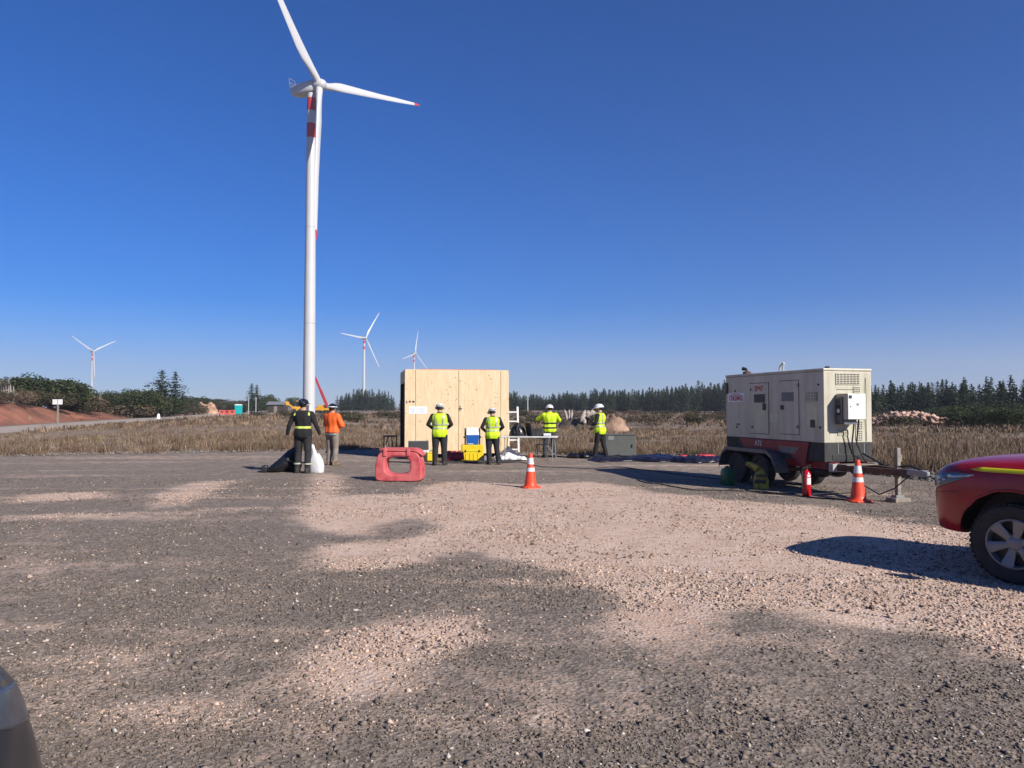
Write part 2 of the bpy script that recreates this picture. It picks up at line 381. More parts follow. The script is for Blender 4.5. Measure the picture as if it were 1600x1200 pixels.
gcol = mixc(ramp(sepc.outputs[0], 0, 1), mixc(.45, gcol, (.09, .075, .062)), mixc(.4, gcol, (.46, .39, .33)))
gcol = mixc(ramp(noise(11), .58, .72), gcol, (.09, .08, .072))
dcol = mixc(ramp(noise(1.3), .3, .7), (.56, .385, .28), (.70, .52, .40))
dcol = mixc(ramp(sepc2.outputs[0], .55, 1), dcol, mixc(.6, dcol, (.70, .56, .47)))
dcol = mixc(ramp(noise(7, 10, .85), .53, .62), dcol, (.23, .16, .125))
dcol = mixc(ramp(noise(2.6, 8, .8), .60, .70), dcol, (.34, .245, .19))
gcol = mixc(ramp(noise(8, 10, .85), .55, .64), gcol, (.40, .335, .275)); gcol = mixc(ramp(noise(6.3, 10, .85), .56, .64), gcol, (.085, .07, .058))
sp = n.new('ShaderNodeSeparateColor'); l.new(at.outputs['Color'], sp.inputs[0])
ad = n.new('ShaderNodeMath'); ad.operation = 'ADD'; l.new(sp.outputs[0], ad.inputs[0])
nf = n.new('ShaderNodeMapRange'); nf.inputs[1].default_value = .25; nf.inputs[2].default_value = .75; nf.inputs[3].default_value = -.55; nf.inputs[4].default_value = .55
l.new(noise(3.5, 8, .75), nf.inputs[0]); l.new(nf.outputs[0], ad.inputs[1])
ad2 = n.new('ShaderNodeMath'); ad2.operation = 'ADD'; l.new(ad.outputs[0], ad2.inputs[0]); nf2 = n.new('ShaderNodeMapRange'); nf2.inputs[1].default_value = .25; nf2.inputs[2].default_value = .75; nf2.inputs[3].default_value = -.35; nf2.inputs[4].default_value = .35
l.new(noise(22, 6, .7), nf2.inputs[0]); l.new(nf2.outputs[0], ad2.inputs[1])
fac = ramp(ad2.outputs[0], .12, .78)
l.new(mixc(1.0, mixc(fac, gcol, dcol), (.80, .80, .80), 'MULTIPLY'), b.inputs['Base Color'])
bp = n.new('ShaderNodeBump'); bp.inputs['Strength'].default_value = .55; bp.inputs['Distance'].default_value = .016
hs = n.new('ShaderNodeMath'); hs.operation = 'ADD'; l.new(vo.outputs['Distance'], hs.inputs[0]); l.new(noise(30, 6, .7), hs.inputs[1])
l.new(hs.outputs[0], bp.inputs['Height']); l.new(bp.outputs[0], b.inputs['Normal'])
dcols = np.stack([DM, DM, DM], -1)[kk]
pad = npmesh('gravel_yard', np.stack([GX, GY, GZ], -1)[kk], q, 'gravel_ground', dcols, smooth=True)
tag(pad, 'grey gravel yard with pale pink dirt patches', kind='structure')
def ground_z(x, y):
    return .035*(fbm(x*.25, y*.25)-.5) + .03*(fbm(x*2.2, y*2.2, 3)-.5)

# loose stones: jittered octahedra, one uncountable mass
mat('stone', (1, 1, 1), .9, var=.2, scale=40, attr=True)
def stones(name, x, y, z, s, col, label, flat=.72):
    N = len(x); base = np.array([(1,0,0),(0,1,0),(-1,0,0),(0,-1,0),(0,0,1),(0,0,-1)], float)
    V = base[None]*(rng.uniform(.6, 1.25, (N, 6, 1))); V = V + rng.normal(0, .22, (N, 6, 3))
    V[..., 2] *= flat; V[..., 0] *= rng.uniform(.7, 1.5, (N, 1))
    a = rng.uniform(0, 2*np.pi, N); ca, sa = np.cos(a)[:, None], np.sin(a)[:, None]
    V = np.stack([V[..., 0]*ca - V[..., 1]*sa, V[..., 0]*sa + V[..., 1]*ca, V[..., 2]], -1)*s[:, None, None]
    V += np.stack([x, y, z + s*.25], -1)[:, None]
    F = np.array([(0,1,4),(1,2,4),(2,3,4),(3,0,4),(1,0,5),(2,1,5),(3,2,5),(0,3,5)])
    F = (F[None] + (np.arange(N)*6)[:, None, None]).reshape(-1, 3)
    o = npmesh(name, V.reshape(-1, 3), F, 'stone', np.repeat(col, 6, 0))
    return tag(o, label, kind='stuff')
N = 225000
yy = 2.4*(17/2.4)**rng.random(N)**1.0; xx = rng.uniform(-1, 1, N)*(yy*.80 + 1.6)
den = fbm(xx*.7, yy*.7); dd = dirt_at(xx, yy)
den = .6*den + .4*fbm(xx*.25 + 3, yy*1.3); kp = rng.random(N) < np.clip((den-.36)*4.2, .05, 1)*(1 - .45*(dd > .6)); xx, yy, dd = xx[kp], yy[kp], dd[kp]; N = len(xx)
ss = .0034 + .0065*rng.random(N)**3 + .015*rng.random(N)**22 + .0005*yy + .0045*(dd > .5)*rng.random(N)
tone = (.45 + .7*rng.random(N)**1.5)[:, None]
gc = np.where((dd + rng.normal(0, .12, N) > .45)[:, None], np.array([.56, .41, .315]), np.array([.205, .163, .13]))*tone*1.15
lt = rng.random(N) < .03; gc[lt] = np.array([.62, .54, .47])*rng.uniform(.7, 1.1, (lt.sum(), 1))
stones('loose_gravel', xx, yy, ground_z(xx, yy), ss, gc, 'loose crushed gravel strewn over the yard')
N = 30000
yy = 4.5*(18/4.5)**rng.random(N); xx = rng.uniform(-1, 1, N)*(yy*.78 + .5); dd = dirt_at(xx, yy)
kp = (rng.random(N) < np.clip((fbm(xx*.5 + 11, yy*.9) - .42)*6, 0, 1)*np.where(dd > .45, 1, .12)); xx, yy, dd = xx[kp], yy[kp], dd[kp]; N = len(xx)
stones('scattered_stones', xx, yy, ground_z(xx, yy), .008 + .010*rng.random(N)**2 + .018*rng.random(N)**16, np.where((rng.random(N) < .35)[:, None], np.array([.20, .15, .12]), np.array([.52, .38, .30]))*rng.uniform(.6, 1.1, (N, 1)), 'coarser stones lying on the pale dirt patches', .8)
N = 2600
t_ = rng.uniform(8.6, 14, N); off = np.abs(rng.normal(0, .5, N)); hx = t_; hy = edge(t_) - .55 + rng.normal(0, .32, N)
hz = .16*np.exp(-((hy - edge(t_) + .5)/.35)**2)
stones('gravel_windrow', hx, hy, hz*rng.random(N), .025 + .05*rng.random(N)**2, np.array([.17, .155, .15])*(.4 + rng.random((N, 1))), 'low ridge of dark gravel along the yard edge beside the pickup', .7)
N = 7000
hx = rng.uniform(-26, 9, N); hy = edge(hx) - .1 + rng.normal(0, .3, N)
stones('gravel_fringe', hx, hy, .02*rng.random(N), .012 + .035*rng.random(N)**3, np.array([.24, .21, .185])*(.5 + .9*rng.random((N, 1))), 'ragged gravel fringe where the yard meets the grass')

# site road
rp = []
mat('road_dirt', (.40, .33, .27), .95, var=.18, scale=.5, bump=.3, bscale=6)
P = [Vector((*p, 0)) for p in ROAD]; V = []; F = []
cl = []
for i in range(len(P)-1):
    for k in range(12): cl.append(P[i].lerp(P[i+1], k/12))
for i, c in enumerate(cl):
    t = (cl[min(i+1, len(cl)-1)] - cl[max(i-1, 0)]).normalized(); nrm = Vector((-t.y, t.x, 0))
    for k in range(7):
        w = (k-3)/3*3.9; p = c + nrm*(w + .25*math.sin(i*1.7 + k)); V.append((p.x, p.y, .045 - .02*abs(k-3)/3*1.5 + float(terrain(p.x, p.y))*.0))
    if i:
        for k in range(6): a = (i-1)*7 + k; F.append((a, a+1, a+8, a+7))
tag(npmesh('dirt_road', np.array(V), np.array(F), 'road_dirt', smooth=True), 'pale dirt road running past the red bank', kind='structure')

# dry grass and weeds
mat('grass_dry', (1, 1, 1), .85, var=.15, scale=2, attr=True, spec=.15)
def grass(name, x, y, h, wid, nb, label, base, spread=.42):
    N = len(x); K = N*nb
    bx = np.repeat(x, nb) + rng.normal(0, .12, K); by = np.repeat(y, nb) + rng.normal(0, .12, K)
    bz = terrain(bx, by) - .02; hh = np.repeat(h*np.interp(np.hypot(x, y), [24, 34, 60, 100], [1.3, .9, .55, .6]), nb)*rng.uniform(.45, 1.1, K); ww = np.repeat(wid, nb)*rng.uniform(.6, 1.4, K)
    a = rng.uniform(0, 2*np.pi, K); ln = hh*np.abs(rng.normal(0, spread, K)); la = rng.uniform(0, 2*np.pi, K)
    ux, uy = np.cos(a)*ww/2, np.sin(a)*ww/2
    mxp = bx + .35*ln*np.cos(la); myp = by + .35*ln*np.sin(la); mz = bz + hh*.6
    tx, ty2, tz = bx + ln*np.cos(la), by + ln*np.sin(la), bz + hh
    V = np.stack([np.stack([bx-ux, by-uy, bz], -1), np.stack([bx+ux, by+uy, bz], -1), np.stack([mxp+ux*1.1, myp+uy*1.1, mz], -1),
                  np.stack([mxp-ux*1.1, myp-uy*1.1, mz], -1), np.stack([tx, ty2, tz], -1)], 1).reshape(-1, 3)
    k5 = (np.arange(K)*5)[:, None]
    F = np.concatenate([np.array([[0,1,2]]) + k5, np.array([[0,2,3]]) + k5, np.array([[3,2,4]]) + k5])
    ct = base[rng.integers(0, len(base), N)]*(.65 + .7*rng.random((N, 1))); ct = np.repeat(ct, nb, 0)*(.75 + .5*rng.random((K, 1)))
    return tag(npmesh(name, V, F, 'grass_dry', np.repeat(ct, 5, 0)), label, kind='stuff')
GB = .86*np.array([(.27, .185, .125), (.21, .135, .09), (.36, .26, .18), (.16, .105, .07), (.19, .155, .085), (.25, .18, .135)])
def field_pts(N, d0, d1, amin=-R(40), amax=R(40), pw=1.0):
    r = d0*(d1/d0)**(rng.random(N)**pw); a = rng.uniform(amin, amax, N); x = r*np.sin(a); y = r*np.cos(a)
    dr, tyy = road_dist(x, y)
    ok = (y > edge(x) + .05) & ((np.abs(dr) > 4.4)) & ~((dr > 4) & (dr < 9.5) & (bank_h(tyy) > .5) & (rng.random(N) < .93))
    return x[ok], y[ok]
x, y = field_pts(30000, 16, 60, pw=1.0); cl_ = fbm(x*.28, y*.28)
ok = rng.random(len(x)) < np.clip((cl_-.22)*3.2, .15, 1); x, y, cl_ = x[ok], y[ok], cl_[ok]
r_ = np.hypot(x, y); near = np.clip((y-edge(x))/.8, .55, 1)
grass('dry_grass', x, y, (.10 + .72*np.clip(cl_-.15, 0, 1)**1.7 + .24*rng.random(len(x))**5)*near, .004 + .00025*r_, 14, 'tall dry brown grass and weeds along the yard edge', GB)
x = rng.uniform(-26, 14, 5200); y = edge(x) + np.abs(rng.normal(0, .8, len(x))) - .12
ok = fbm(x*.5 + 30, y*.5) > .36; x, y = x[ok], y[ok]
grass('edge_grass', x, y, .12 + .34*fbm(x*.4, y*.4)**1.3 + .2*rng.random(len(x))**4, .005 + .0002*np.hypot(x, y), 12, 'ragged dry weeds creeping onto the gravel edge', GB, .5)
x, y = field_pts(1100, 17, 38); ok = fbm(x*.2 + 60, y*.2) > .5; x, y = x[ok], y[ok]
grass('tall_weeds', x, y, .32 + .4*rng.random(len(x)), .007 + .0002*np.hypot(x, y), 7, 'taller dark dried weed stalks standing in the grass', .8*np.array([(.16, .085, .05), (.30, .22, .15), (.12, .10, .05)]), .25)
x, y = field_pts(16000, 55, 190); cl_ = fbm(x*.1, y*.1); ok = rng.random(len(x)) < np.clip((cl_-.3)*3, .1, 1); x, y = x[ok], y[ok]; r_ = np.hypot(x, y)
grass('far_dry_grass', x, y, .35 + .5*rng.random(len(x))**2, .0008*r_, 9, 'dry grass spreading over the field towards the trees', GB*.9)

# ------------------------------------------------------------------ trees and shrubs
mat('needles', (1, 1, 1), .8, var=.2, scale=1.5, attr=True, spec=.2)
mat('leaves', (1, 1, 1), .75, var=.2, scale=1.5, attr=True, spec=.25)
def quads(name, c, sx, sy, col, matname, rg, up=.3):
    """leaf-sized quads at centres c with random orientation"""
    n = len(c); a = rg.normal(size=(n, 3)); a[:, 2] *= .5; a /= np.linalg.norm(a, axis=1)[:, None]
    b = np.cross(a, rg.normal(size=(n, 3)) + np.array([0, 0, up])); b /= np.linalg.norm(b, axis=1)[:, None] + 1e-9
    a = a*sx[:, None]/2; b = b*sy[:, None]/2
    V = np.stack([c-a-b*.4, c+a*.3-b, c+a+b*.4, c-a*.3+b], 1).reshape(-1, 3)
    F = np.arange(4*n).reshape(-1, 4)
    return npmesh(name, V, F, matname, np.repeat(col, 4, 0))
def pine_mesh(seed, H=8.0, Rm=2.0, dense=1.0, bare=.08, tone=(.030, .052, .024)):
    rg = np.random.default_rng(seed); C_ = []; S = []
    nw = int(17*dense); z = np.linspace(bare*H, H*.97, nw)
    for zi in z:
        f = 1 - (zi/H); L = Rm*(f**.95)*rg.uniform(.75, 1.15) + .07
        if zi < .25*H: L *= .75 + zi/H
        nbk = int(rg.integers(5, 9)); a0 = rg.uniform(0, 6.28)
        for k in range(nbk):
            a = a0 + k*2*np.pi/nbk + rg.normal(0, .25); Lk = L*rg.uniform(.6, 1.2); up = rg.uniform(.05, .45)
            m = max(3, int(Lk/.27)); t = (np.arange(m)+.6)/m
            pts = np.stack([np.cos(a)*t*Lk, np.sin(a)*t*Lk, zi + t*Lk*up - .10*Lk*t*t], -1) + rg.normal(0, .09, (m, 3))
            C_.append(pts); S.append(np.full(m, .36)*rg.uniform(.75, 1.25, m)*(1.15 - .4*t)*(.42 + .58*min(1, f*2.2)))
    C_.append(np.stack([np.zeros(4), np.zeros(4), np.linspace(H*.93, H, 4)], -1)); S.append(np.array([.26, .22, .18, .15]))
    c = np.concatenate(C_); s = np.concatenate(S)
    s = np.repeat(s, 3); c = np.repeat(c, 3, 0) + rg.normal(0, .28, (len(c)*3, 3))*s[:, None]
    col = np.array(tone)*(.55 + .9*rg.random((len(c), 1)))
    return c, s, col, rg
def trunk_mb(H, r, lean=.1, rg=rnd, limbs=0, spread=1.0):
    mb = MB(); ox, oy = rg.uniform(-lean, lean), rg.uniform(-lean, lean)
    pts = [Vector((ox*t*t, oy*t*t, H*t - .15)) for t in (0, .1, .35, .6, .85, 1)]
    mb.tube(pts, [r*1.35, r, r*.8, r*.6, r*.3, r*.08], 7)
    for k in range(limbs):
        t = rg.uniform(.2, .6); a = k*2.4 + rg.uniform(-.3, .3); L = spread*rg.uniform(.6, 1)
        p = Vector((0, 0, H*t)); q_ = p + Vector((math.cos(a)*L, math.sin(a)*L, H*rg.uniform(.2, .4)))
        mb.tube([p, p.lerp(q_, .5) + Vector((0, 0, .1)), q_], [r*.5, r*.35, r*.1], 5)
    return mb
PINES = []
def make_pine(seed, H, Rm, **k):
    c, s, col, rg = pine_mesh(seed, H, Rm, **k)
    cr = quads('crown', c, s*1.2, s*.42, col, 'needles', rg, .6); tr = trunk_mb(H*.96, H*.016).build('trunk', 'bark', smooth=True)
    cr['proto'] = 1; tr['proto'] = 1
    PINES.append((H, cr, tr, (c, s, col)))
for i, (H, Rm) in enumerate([(8, 3.0), (8, 2.6), (8, 3.4), (8, 2.8), (8, 2.1), (8, 3.1)]): make_pine(100 + i, H, Rm, dense=1.0 + .1*(i % 3))
def place_tree(protos, i, x, y, h, label, group, name, cat='tree', wscale=1.0, zoff=0.0):
    H, cr, tr, _ = protos[i % len(protos)]; s = h/H
    t = thing(name, label, cat, (x, y, float(terrain(x, y)) + zoff), rnd.uniform(0, 6.28), group)
    t.scale = (s*wscale, s*wscale, s)
    for o in (cr, tr):
        c = o.copy(); del c['proto']; scene.collection.objects.link(c); c.parent = t
    return t
def mass(name, label, pts, protos, frac, matname, seed):
    rg = np.random.default_rng(seed); Cs, Ss, Co = [], [], []
    for (x, y, h, i) in pts:
        H, _, _, (c, s, col) = protos[i % len(protos)]; k = h/H
        sel = rg.random(len(c)) < frac; a = rg.uniform(0, 6.28); cc = c[sel]*k
        Cs.append(np.stack([cc[:, 0]*np.cos(a) - cc[:, 1]*np.sin(a) + x, cc[:, 0]*np.sin(a) + cc[:, 1]*np.cos(a) + y, cc[:, 2] + float(terrain(x, y))], -1))
        Ss.append(s[sel]*k*(1/frac)**.5); Co.append(col[sel])
    c = np.concatenate(Cs); s = np.concatenate(Ss); col = np.concatenate(Co)
    return tag(quads(name, c, s*1.1, s*.6, col, matname, rg, .5), label, kind='stuff')
# forest edge behind the field: single trees in front, the wood behind them as one mass
def treeline(px0, px1, D0, D1, tops, step, label, group, seed):
    rg = random.Random(seed); x0, x1 = AX(px0, D0), AX(px1, D1); n_ = int(abs(x1-x0)/step); out = []
    for k in range(n_):
        t = (k + rg.uniform(-.3, .3))/n_; D = D0 + (D1-D0)*t + rg.uniform(-4, 4); px = px0 + (px1-px0)*t
        top = np.interp(px, [p for p, _ in tops], [q_ for _, q_ in tops]) + rg.gauss(0, 3.6)*(190/D)**.3
        x = AX(px, D); h = AZ(top, D) - float(terrain(x, D))
        place_tree(PINES, rg.randrange(6), x, D, max(h, 2), label, group, 'pine_tree', wscale=rg.uniform(1.0, 1.4)); out.append((x, D, h))
    return out
mid = [(795, 615), (870, 614), (960, 612), (1010, 609), (1060, 606), (1130, 603), (1200, 605), (1350, 607)]
a1 = treeline(790, 1345, 262, 195, mid, 1.25, 'dark pine in the long forest edge between the plywood box and the generator', 'pines of the middle forest edge', 1)
rgt = [(1360, 607), (1400, 606), (1430, 603), (1470, 600), (1500, 597), (1540, 595), (1600, 594), (1660, 592)]
a2 = treeline(1340, 1480, 165, 150, rgt, 1.0, 'dark pine in the forest edge just right of the generator', 'pines right of the generator', 2)
a3 = treeline(1455, 1680, 118, 98, rgt, .95, 'dark pine in the near forest block behind the red pickup', 'pines of the near right block', 3)
a4 = treeline(528, 612, 300, 300, [(528, 619), (540, 613), (560, 610), (590, 611), (600, 616), (612, 622)], 1.6, 'dark pine in the dense clump left of the plywood box', 'pines of the clump by the far turbine', 4)
a5 = treeline(606, 632, 330, 330, [(600, 628), (632, 626)], 2.0, 'small dark pine beside the plywood box edge', 'small pines by the box', 5)
bk = []
for (lst, dep, rows) in ((a1, 5, 5), (a2, 4, 4), (a3, 3.4, 6), (a4, 4, 3)):
    for (x, y, h) in lst:
        for r_ in range(1, rows + 1):
            bk.append((x + rnd.uniform(-2, 2) + .02*r_, y + r_*dep + rnd.uniform(-1, 1), h*rnd.uniform(.85, 1.0)*(1 + .012*r_), rnd.randrange(6)))
mass('pine_forest', 'dark pine wood massed behind the front rows of trees', bk, PINES, .40, 'needles', 11)
# low foliage closing the foot of the pines
def bush_pts(rg, n_bl, rx, rz, leaves, size, tone, tone2):
    C_, co = [], []
    for k in range(n_bl):
        a = rg.uniform(0, 6.28); rr_ = rx*rg.random()**.6; hz = rz*(.28 + .5*rg.random()*(1-.4*rr_/rx))
        br = rx*rg.uniform(.22, .42); bc = np.array([math.cos(a)*rr_*.75, math.sin(a)*rr_*.75, hz])
        v = rg.normal(size=(leaves, 3)); v /= np.linalg.norm(v, axis=1)[:, None]; v *= br*rg.uniform(.7, 1.08, (leaves, 1)); v[:, 2] *= .8
        C_.append(bc + v); t = rg.random()
        co.append((np.array(tone)*(1-t) + np.array(tone2)*t)*(.6 + .8*rg.random((leaves, 1))))
    c = np.concatenate(C_); col = np.concatenate(co); ok = c[:, 2] > .02*rz; c, col = c[ok], col[ok]
    return c, size*rg.uniform(.6, 1.3, len(c)), col
BUSH, SHRUB = [], []
for i in range(5):
    rg = np.random.default_rng(300 + i); c, s, col = bush_pts(rg, 22, 2.4, 3.6, 210, .17, (.025, .040, .014), (.060, .075, .022))
    cr = quads('crown', c, s, s*.7, col, 'leaves', rg); tr = trunk_mb(2.4, .13, .3, limbs=7, spread=1.4).build('trunk', 'bark', smooth=True)
    cr['proto'] = 1; tr['proto'] = 1; BUSH.append((3.6, cr, tr, (c, s, col)))
for i in range(5):
    rg = np.random.default_rng(400 + i); dry = i % 2
    c, s, col = bush_pts(rg, 12, 1.15, 1.2, 120, .10, ((.075, .06, .032), (.11, .08, .05))[dry], ((.05, .055, .022), (.14, .10, .065))[dry])
    cr = quads('crown', c, s, s*.55, col, 'leaves', rg); tr = trunk_mb(.8, .04, .2, limbs=7, spread=.7).build('trunk', 'bark', smooth=True)
    cr['proto'] = 1; tr['proto'] = 1; SHRUB.append((1.2, cr, tr, (c, s, col)))
def plant(protos, i, px, D, top, label, group, name, cat, ws=1.0):
    x = AX(px, D); h = max(AZ(top, D) - float(terrain(x, D)), .6); return place_tree(protos, i, x, D, h, label, group, name, cat, ws)
# big evergreen bushes on the bank, left
for i, (px, D, top, ws) in enumerate([(22, 96, 584, 1.2), (42, 92, 577, 1.2), (62, 98, 580, 1.3), (80, 90, 578, 1.3), (95, 94, 584, 1.2), (108, 97, 589, 1.2), (122, 99, 597, 1.1), (-15, 95, 582, 1.3)]):
    plant(BUSH, i, px, D, top, 'dark green round evergreen in the thicket above the red bank', 'evergreens above the red bank', 'evergreen_tree', 'tree', ws)
plant(BUSH, 1, 140, 104, 604, 'small dark bush at the foot of the far left turbine', None, 'evergreen_bush', 'bush', 1.0)
for i, (px, D, top, ws) in enumerate([(178, 112, 606, 1.1), (196, 116, 598, 1.1), (212, 112, 600, 1.3), (228, 118, 605, 1.2), (240, 120, 608, 1.2), (256, 118, 612, 1.3), (168, 110, 602, .5)]):
    plant(BUSH, i + 2, px, D, top, 'dark evergreen in the hedge-like thicket left of the two tall pines', 'evergreens left of the two pines', 'evergreen_tree', 'tree', ws)
for k, (px, top, lab) in enumerate([(253, 578, 'left and broader of the two tall pines above the left thicket'), (274, 580, 'right one of the two tall pines above the left thicket')]):
    plant(PINES, (2, 0)[k], px, 132, top, lab, None, 'pine_tree', 'tree', (1.75, 1.6)[k])
plant(PINES, 4, 393, 205, 599, 'left of the twin narrow conifers behind the turquoise toilet', None, 'conifer_tree', 'tree', 1.6)
plant(PINES, 1, 401, 207, 601, 'right of the twin narrow conifers behind the turquoise toilet', None, 'conifer_tree', 'tree', 1.5)
plant(BUSH, 3, 413, 280, 611, 'hazy round tree right of the twin narrow conifers', None, 'round_tree', 'tree', .9)
plant(BUSH, 0, 424, 285, 612, 'second hazy round tree right of the twin narrow conifers', None, 'round_tree', 'tree', .8)
plant(BUSH, 2, 459, 290, 615, 'small hazy tree above the yellow loader', None, 'round_tree', 'tree', .7)
for i in range(26):
    px = 286 + i*6.2 + rnd.uniform(-3, 3)
    plant(BUSH, i, px, 235 + rnd.uniform(-20, 40), np.interp(px, [286, 330, 350, 400, 450], [616, 619, 624, 622, 630]) + rnd.uniform(-3, 4), 'low dark tree in the hazy row behind the road', 'low trees behind the road', 'low_tree', 'tree', rnd.uniform(.8, 1.4))
# brown-green shrubs: left slope, field, foot of the forest
for i in range(46):
    px = rnd.uniform(110, 345); D = np.interp(px, [0, 220, 345], [57, 96, 150]) + 14 + rnd.uniform(0, 34)
    plant(SHRUB, i, px, D, rnd.uniform(0, 12) + np.interp(px, [110, 220, 345], [610, 619, 626]), 'olive brown shrub on the slope below the left thicket', 'shrubs on the left slope', 'slope_shrub', 'shrub', rnd.uniform(.9, 1.5))
for i in range(14):
    px = rnd.uniform(-20, 130); D = np.interp(px, [0, 220], [57, 96]) + rnd.uniform(13, 22)
    plant(SHRUB, i, px, D, rnd.uniform(604, 616), 'olive shrub on top of the red bank', 'shrubs on top of the red bank', 'bank_shrub', 'shrub', rnd.uniform(.9, 1.5))
for i in range(60):
    px = rnd.uniform(800, 1180); D = rnd.uniform(60, 185)
    plant(SHRUB, i, px, D, 636 + rnd.uniform(3, 11)*(100/D), 'low olive shrub scattered in the field between box and generator', 'shrubs in the middle field', 'field_shrub', 'shrub', rnd.uniform(.9, 1.9))
for i in range(30):
    px = rnd.uniform(1360, 1480); D = rnd.uniform(58, 120)
    plant(SHRUB, i, px, D, 640 + rnd.uniform(-2, 16)*(70/D), 'low dark shrub around the pale rubble heap', 'shrubs by the rubble heap', 'field_shrub', 'shrub', rnd.uniform(1, 1.7))
for i in range(26):
    px = rnd.uniform(1440, 1640); D = rnd.uniform(70, 100)
    plant(BUSH, i, px, D, rnd.uniform(630, 645), 'dark undergrowth bush at the foot of the near right pines', 'undergrowth of the near right pines', 'undergrowth_bush', 'bush', rnd.uniform(.9, 1.5))
for i in range(24):
    px = rnd.uniform(1492, 1670); D = rnd.uniform(54, 72)
    plant(BUSH, i, px, D, rnd.uniform(622, 648), 'dark low bush in front of the near right pines', 'low bushes before the near right pines', 'undergrowth_bush', 'bush', rnd.uniform(.9, 1.4))
for i in range(30):
    px = rnd.uniform(380, 640); D = rnd.uniform(70, 170)
    plant(SHRUB, i, px, D, 641 + rnd.uniform(-3, 5), 'dry shrub in the field between the turbine and the box', 'shrubs by the turbine', 'field_shrub', 'shrub', rnd.uniform(1, 1.6))
for o in [q_ for q_ in bpy.data.objects if q_.get('proto')]: bpy.data.objects.remove(o)
# grey dead trunks at the left edge of the picture
t = thing('dead_tree', 'cluster of bare grey dead trunks at the left end of the thicket', 'tree', (AX(8, 84), 84, float(terrain(AX(8, 84), 84))))
for k in range(7):
    mb = MB(); ox = (k-3)*.27 + rnd.uniform(-.1, .1); h = 2.7 + .5*math.sin(k*1.9)
    mb.tube([(ox, 0, -.2), (ox*1.05 + .08, .1, h*.5), (ox*1.1 + rnd.uniform(-.15, .15), rnd.uniform(-.2, .2), h)], [.17, .13, .05], 7); mb.build('trunk', 'bark_grey', t, True)
rg = np.random.default_rng(77); c, s, col = bush_pts(rg, 8, 1.1, 2.0, 60, .2, (.09, .085, .06), (.13, .12, .08)); c[:, 2] += 1.7
quads('dry_twigs', c, s, s*.3, col, 'leaves', rg, .9).parent = t

